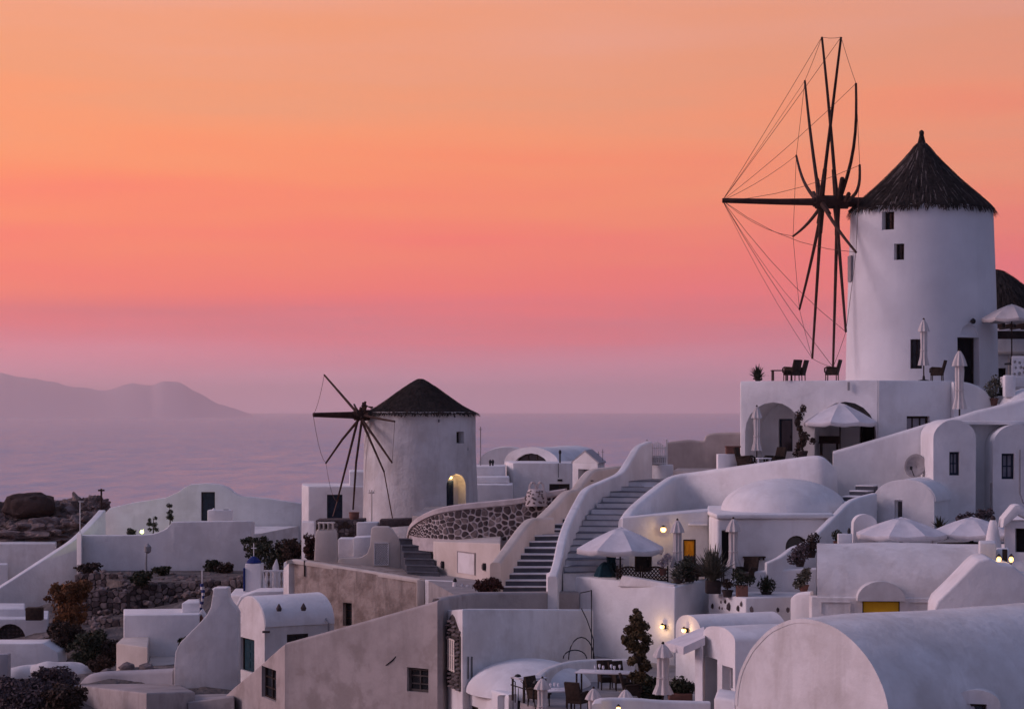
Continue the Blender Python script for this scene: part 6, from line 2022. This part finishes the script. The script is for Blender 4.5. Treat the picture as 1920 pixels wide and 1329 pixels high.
    t = thing('shrine_niche', 'small pinkish gable niche below the furled flag', 'niche', P(375, 1170, 102))
    slab('frame', [P(369, 1178, 100.5), P(370, 1156, 100.5), P(377, 1142, 100.5), P(385, 1154, 100.5), P(386, 1178, 100.5)], (0, .6, 0), 'white', t, .03)
    slab('niche_back', [P(373, 1172, 100.46), P(373, 1158, 100.46), P(377, 1151, 100.46), P(381, 1158, 100.46), P(381, 1172, 100.46)], (0, .1, 0), 'terracotta', t)
    # little bell tower with blue cap
    B = thing('bell_tower', 'slim white bell tower with blue cap and cross', 'tower', P(475, 1112, 112))
    c = Vector((X(476, 112), 112.0, 0)); zb, z1 = Z(1125, 112), Z(1055, 112)
    plan('shaft', [(c.x - .42, 111.6), (c.x + .38, 111.5), (c.x + .48, 112.3), (c.x - .36, 112.4)], zb, z1, 'white', B, bevel=.03)
    box('blue_shutter', (c.x - .46, 111.75, Z(1085, 112)), (.08, .5, 1.2), 'navy', B, bevel=.01)
    lathe('cap', (c.x, 111.95, z1), [(.40, 0), (.36, .1), (.24, .24), (.08, .34), (.02, .36)], 'navy', B, n=20)
    tube('cross', [(c.x, 111.95, z1 + .3), (c.x, 111.95, Z(1018, 112))], .025, 'white', B)
    tube('cross', [(c.x - .14, 111.95, Z(1027, 112)), (c.x + .14, 111.95, Z(1027, 112))], .025, 'white', B)
    slab('buttress', [P(492, 1120, 111.8), P(492, 1072, 111.8), P(498, 1100, 111.8), P(508, 1114, 111.8), P(508, 1120, 111.8)], (0, .5, 0), 'white', B, .02)
    w = plan('church_roof', [XY(430, 110), XY(545, 108), XY(548, 113), XY(440, 114)], -12, Z(1114, 110), 'white', None, bevel=.1)
    tag(w, 'low white roof under the slim bell tower', 'roof')
    w = slab('white_wall', [P(440, 1140, 105), P(450, 1118, 105), P(480, 1108, 105), P(545, 1107, 105), P(545, 1140, 105)], (0, 2, 0), 'white', None, .1)
    tag(w, 'low rounded white roof edge in front of the bell tower', 'wall')
    Bl = thing('balustrade', 'small white balustrade with slim posts beside the bell tower', 'balustrade', P(515, 1105, 112.5))
    box('rail', P(516, 1070, 112.5), (1.3, .16, .1), 'white', Bl, bevel=.02)
    for px in (500, 508, 516, 524, 532): lathe('baluster', P(px, 1100, 112.5), [(.08, 0), (.05, .2), (.09, .4), (.05, .65), (.08, .8)], 'white', Bl, n=10)
    slab('fin', [P(510, 1104, 112.9), P(511, 1062, 112.9), P(518, 1047, 112.9), P(522, 1062, 112.9), P(522, 1104, 112.9)], (0, .3, 0), 'white', Bl, .03)
    w = slab('white_wall', [P(532, 1120, 111), P(532, 1054, 111), P(552, 1054, 111), P(552, 1120, 111)], (0, .8, 0), 'white', None, .04)
    tag(w, 'small white upright wall left of the stained house', 'wall')
    w = plan('lit_wall', [XY(565, 118), XY(590, 117.6), XY(590, 119), XY(566, 119)], -9.5, Z(978, 118), 'white', None, bevel=.05)
    tag(w, 'narrow white wall under the annex', 'wall')
left_houses()
def left_nature():
    # dry stone terraces
    def dry(lab, pts, h, size, seed, limit):
        T = thing('dry_stone_wall', lab, 'wall', P(*pts[0]))
        w = [P(*p) for p in pts]
        zb = min(p.z for p in w) - h
        ribbon('core', [(p[0], p[1] + 3, p[2]) for p in pts], .6, zb - .6, 'dry_mortar', T, sub=3, side=1, rnd=.3)
        cum = [0]
        for i in range(len(w) - 1): cum.append(cum[-1] + math.hypot(w[i + 1].x - w[i].x, w[i + 1].y - w[i].y))
        hs = [p.z - zb for p in w]
        stone_face(T, [(p.x, p.y - .01) for p in w], zb, lambda s: float(np.interp(s, cum, hs)), size, .03, ['stone', 'stone_brown', 'stone_brown'], seed, .09, limit)
        g = random.Random(seed)
        for k in range(int(cum[-1] / .55)):      # loose coping stones along the top
            s = g.uniform(0, cum[-1])
            x_ = np.interp(s, cum, [p.x for p in w]); y_ = np.interp(s, cum, [p.y for p in w]); z_ = np.interp(s, cum, [p.z for p in w])
            v, f_ = rockm((x_, y_ + .25, z_), (g.uniform(.14, .3), .2, g.uniform(.08, .16)), k + seed, 1, .3)
            obj('coping_stone', v, f_, g.choice(['stone_brown', 'rock']), T, smooth=False)
    dry('long dry stone wall across the slope left of the bell tower', [(196, 1104, 121.6), (232, 1097, 121.8), (330, 1092, 122), (400, 1088, 121.5), (462, 1085, 121)], 1.95, .42, 31, 230)
    dry('upper dry stone wall below the terrace corner', [(140, 1076, 125), (190, 1072, 124.6), (240, 1078, 124)], .95, .40, 32, 120)
    dry('middle dry stone wall behind the rust-coloured shrub', [(136, 1110, 119.6), (190, 1105, 119.4), (238, 1109, 119.2)], 1.5, .40, 34, 130)
    dry('lower dry stone wall between the shrubs', [(150, 1162, 117), (190, 1158, 116.5), (236, 1160, 116)], 2.2, .42, 33, 160)
    T = plan('earth_terrace', [XY(238, 122.5), XY(462, 121.5), XY(470, 130.8), XY(190, 130.8), XY(196, 124.6)], -12, Z(1088, 122) - .1, 'terrain', None, bevel=0)
    tag(T, kind='structure')
    # rocks on the ridge
    specs = [(20, 985, 152, 2.6, 1.6), (75, 975, 153, 2.4, 1.5), (120, 972, 154, 1.9, 1.2), (155, 962, 153, 1.6, 1.1), (178, 950, 152, .9, .7), (100, 1000, 150, 3.0, 1.0), (30, 1005, 150, 3.2, 1.0), (160, 990, 150, 2.0, 1.0), (-40, 990, 152, 2.6, 1.8)]
    names = ['broad rough rock under the big round boulder', 'rough rock at the right foot of the big boulder', 'pale cracked rock in the middle of the ridge', 'angular rock left of the weathered pole', 'small top rock touching the weathered pole', 'long flat brown rock at the foot of the ridge', 'long dark rock at the left edge under the boulder', 'broken rock above the sloping white wall', 'rock cut off by the left edge']
    for i, (px, py, Y, rx, rz) in enumerate(specs):
        c = P(px, py, Y)
        v, f_ = rockm(c, (rx, rx * .8, rz), i + 3, 5, .55, 2.2)
        o = obj('ridge_rock', v, f_, 'rock', None, ang=22)
        tag(o, names[i], 'rock', 'rocks on the ridge')
    c = P(56, 948, 151)
    v, f_ = rockm((0, 0, 0), (1, 1, 1), 5, 4, .20, 1.9)
    v = [Vector((c.x + math.copysign(abs(a.x) ** .72, a.x) * 1.78, c.y + math.copysign(abs(a.y) ** .8, a.y) * 1.4, c.z + math.copysign(abs(a.z) ** .65, a.z) * .92)) for a in v]
    o = obj('boulder', v, f_, 'boulder', None)
    tag(o, 'big smooth reddish-brown boulder on the ridge against the sea', 'boulder')
    # scattered stones on the slope
    g = random.Random(77)
    mb = MB()
    for k in range(160):
        px, Y = g.uniform(140, 560), g.uniform(112, 130)
        x_ = X(px, Y); z_ = ground(x_, Y) - .2
        if 225 < px < 465 and Y > 122.5: z_ = Z(1088, 122) - .12
        s = g.uniform(.08, .3)
        mb.add(rockm((x_, Y, z_), (s, s, s * .7), k, 1, .3))
    tag(mb.build('rubble', 'rock', None, smooth=False), 'loose dark stones scattered over the slope', kind='stuff')
    # shrubs
    for (px, py, Y, rx, rz, n, lf, nm, lab) in (
            (132, 1168, 113, 1.15, 1.25, 5200, 'leaf_rust', 'rust_shrub', 'tall rust-coloured shrub beside the sloping white wall'),
            (122, 1215, 110, .95, .75, 3000, 'leaf_brown', 'brown_shrub', 'brown rounded shrub under the rust-coloured one'),
            (165, 1245, 108, 1.0, .95, 3200, 'leaf', 'dark_shrub', 'dark green shrub in front of the lower dry stone wall'),
            (205, 1240, 108, .7, .6, 1600, 'leaf_brown', 'brown_shrub', 'small brown shrub left of the cream terrace'),
            (165, 1075, 127, .8, .35, 1200, 'leaf_brown', 'brown_shrub', 'low dry shrub on the upper dry stone wall'),
            (265, 1094, 121.5, .65, .4, 1200, 'leaf', 'dark_shrub', 'round dark shrub on top of the long dry stone wall'),
            (303, 1075, 127, .6, .22, 800, 'leaf', 'dark_shrub', 'flat dark shrub on the bare terrace'),
            (398, 1071, 130, .5, .4, 900, 'leaf', 'dark_shrub', 'dark shrub under the bend of the terrace wall'),
            (420, 1074, 129, .55, .35, 900, 'leaf_brown', 'brown_shrub', 'brown shrub right of the bend of the terrace wall'),
            (512, 1062, 120, 1.2, .85, 2600, 'leaf', 'dark_shrub', 'large dark shrub behind the bell tower'),
            (545, 1058, 119, .75, .8, 1600, 'leaf_brown', 'brown_shrub', 'dark brown shrub left of the cream chimney'),
            (583, 1048, 112, .4, .75, 1200, 'leaf_red', 'red_shrub', 'narrow reddish shrub hugging the cream chimney'),
            (480, 1036, 128, .9, .55, 1500, 'leaf', 'dark_shrub', 'dark scrub at the right end of the terrace wall'),
            (60, 1340, 84, 1.5, .75, 4200, 'leaf_purple', 'grey_shrub', 'large purple-grey scrub in the bottom left corner'),
            (105, 1320, 86, 1.0, .85, 3000, 'leaf_purple', 'grey_shrub', 'purple-grey scrub right of the corner scrub'),
            (125, 1335, 80, .8, .6, 2000, 'leaf_brown', 'brown_shrub', 'dark scrub at the corner of the low tan roof'),
            (20, 1310, 88, 1.2, .5, 2200, 'leaf_purple', 'grey_shrub', 'low scrub at the left edge under the whitewashed rocks'),
            (186, 1256, 100, .6, .35, 1200, 'leaf_brown', 'brown_shrub', 'low brown shrub beside the whitewashed rocks'),
            (348, 1212, 96.5, .3, .25, 500, 'leaf', 'dark_shrub', 'small dark plant in the angle of the chimney wall')):
        bush(nm, lab, px, py, Y, rx, rz, n, .075, lf, seed=px, lumps=9)
    # dark stones by the cream terrace
    for i, (px, py) in enumerate(((238, 1250), (275, 1251), (200, 1262))):
        v, f_ = rockm(P(px, py, 94), (.35, .3, .2), i + 40, 2, .3)
        o = obj('field_stone', v, f_, 'stone_brown', None, smooth=False)
        tag(o, ['dark stone at the foot of the cream terrace wall', 'dark stone under the pinkish floor', 'brown stone left of the cream terrace'][i], 'stone', 'field stones')
left_nature()

# ================================================================== furniture on the big windmill's terrace and loggia
def furniture():
    z = 1.20
    rows = [(1484, 88.9, 2.4, 'dark wicker armchair in profile at the left of the mill terrace'), (1497, 89.4, 2.0, 'second dark wicker armchair on the mill terrace'), (1560, 88.6, 1.9, 'dark wicker armchair nearest the spar tips')]
    for (px, Y, rz, lab) in rows:
        place(make_armchair(), (X(px, Y), Y, z), lab, 'mill terrace chairs', -rz, .86)
    place(make_table('side_table', .7, .6, .45, 'wicker', 'wicker'), (X(1462, 88.8), 88.8, z), 'low wicker table on the mill terrace', 'mill terrace tables')
    place(make_armchair(), (X(1757, 89.6), 89.6, z), 'dark wicker armchair in front of the tall windmill door', 'mill terrace chairs', -1.9, .86)
    pot_plant('spiky agave on the left corner of the mill terrace', (X(1421, 89.8), 89.8, z), .14, .10, [(0, .05, .2, 160)], .05, 'leaf', 'dark_pot', seed=81, blades=70, bl=.62)
    cp = make_closed_parasol('closed_parasol', 2.65, 'canvas', .17, .08)
    place(cp, (X(1732, 90.2), 90.2, z - .02), 'folded cream parasol against the tall windmill beside its window', 'folded parasols')
    c2 = copytree(cp); place(c2, (X(1799, 86.6), 86.6, Z(778, 86.6) - .6), 'folded cream parasol before the tall windmill door', 'folded parasols', .5, 1.22)
    op = make_open_parasol('open_parasol', 2.6, 2.0, .62, 'canvas', .14)
    place(op, (X(1897, 92), 92.0, Z(597, 92) - 2.0), 'open cream parasol cut off by the right edge', 'open parasols')
    op = make_open_parasol('open_parasol', 3.05, 2.07, .78, 'canvas_white', .16)
    place(op, (X(1575, 87.6), 87.6, Z(790, 87.6) - 2.07), 'open white parasol in front of the right arch', 'open parasols', R(22))
    c3 = copytree(cp); place(c3, (X(1419, 87.2), 87.2, Z(858, 87.2) - .35), 'folded cream parasol in the left arch', 'folded parasols', .2, .93)
    FZ = -2.55
    W = box('white_block', P(1365, 868, 87.8), (.9, .7, .75), 'white', None, bevel=.03)
    tag(W, 'white block carrying a terracotta planter left of the arches', 'block')
    t = thing('terracotta_planter', 'terracotta trough on the white block', 'planter', P(1374, 852, 87.8))
    box('trough', P(1374, 844, 87.8), (.58, .35, .3), 'terracotta', t, bevel=.02)
    box('rim', P(1374, 837, 87.8), (.64, .41, .05), 'terracotta', t, bevel=.01)
    for i, (px, rz) in enumerate(((1398, 1.2), (1452, -1.0))):
        place(make_armchair(), (X(px, 87.0), 87.0, FZ), ['dark wicker armchair beside the folded parasol in the left arch', 'dark wicker armchair below the arched loggia door'][i], 'loggia chairs', rz)
    place(make_table('side_table', .6, .5, .6, 'white', 'white'), (X(1432, 86.6), 86.6, FZ), 'low white table in front of the left arch', 'loggia tables')
    pot_plant('thin leafy plant in a dark pot at the pillar between the arches', P(1505, 868, 87.0), .2, .5, [(-.05, .3, .2, 160), (.1, .55, .22, 160), (.4, .4, .16, 90)], .055, 'leaf_brown', 'dark_pot', seed=83)
    b = thing('loggia_bench', 'dark bench inside the right arch', 'bench', P(1555, 850, 88.4))
    box('seat', P(1555, 830, 88.4), (.85, .4, .06), 'wood', b)
    box('backrest', P(1555, 824, 88.62), (.85, .05, .3), 'wood', b)
    for px in (1540, 1570): box('leg', P(px, 842, 88.4), (.06, .34, .5), 'wood', b)
furniture()

bake_cuts()
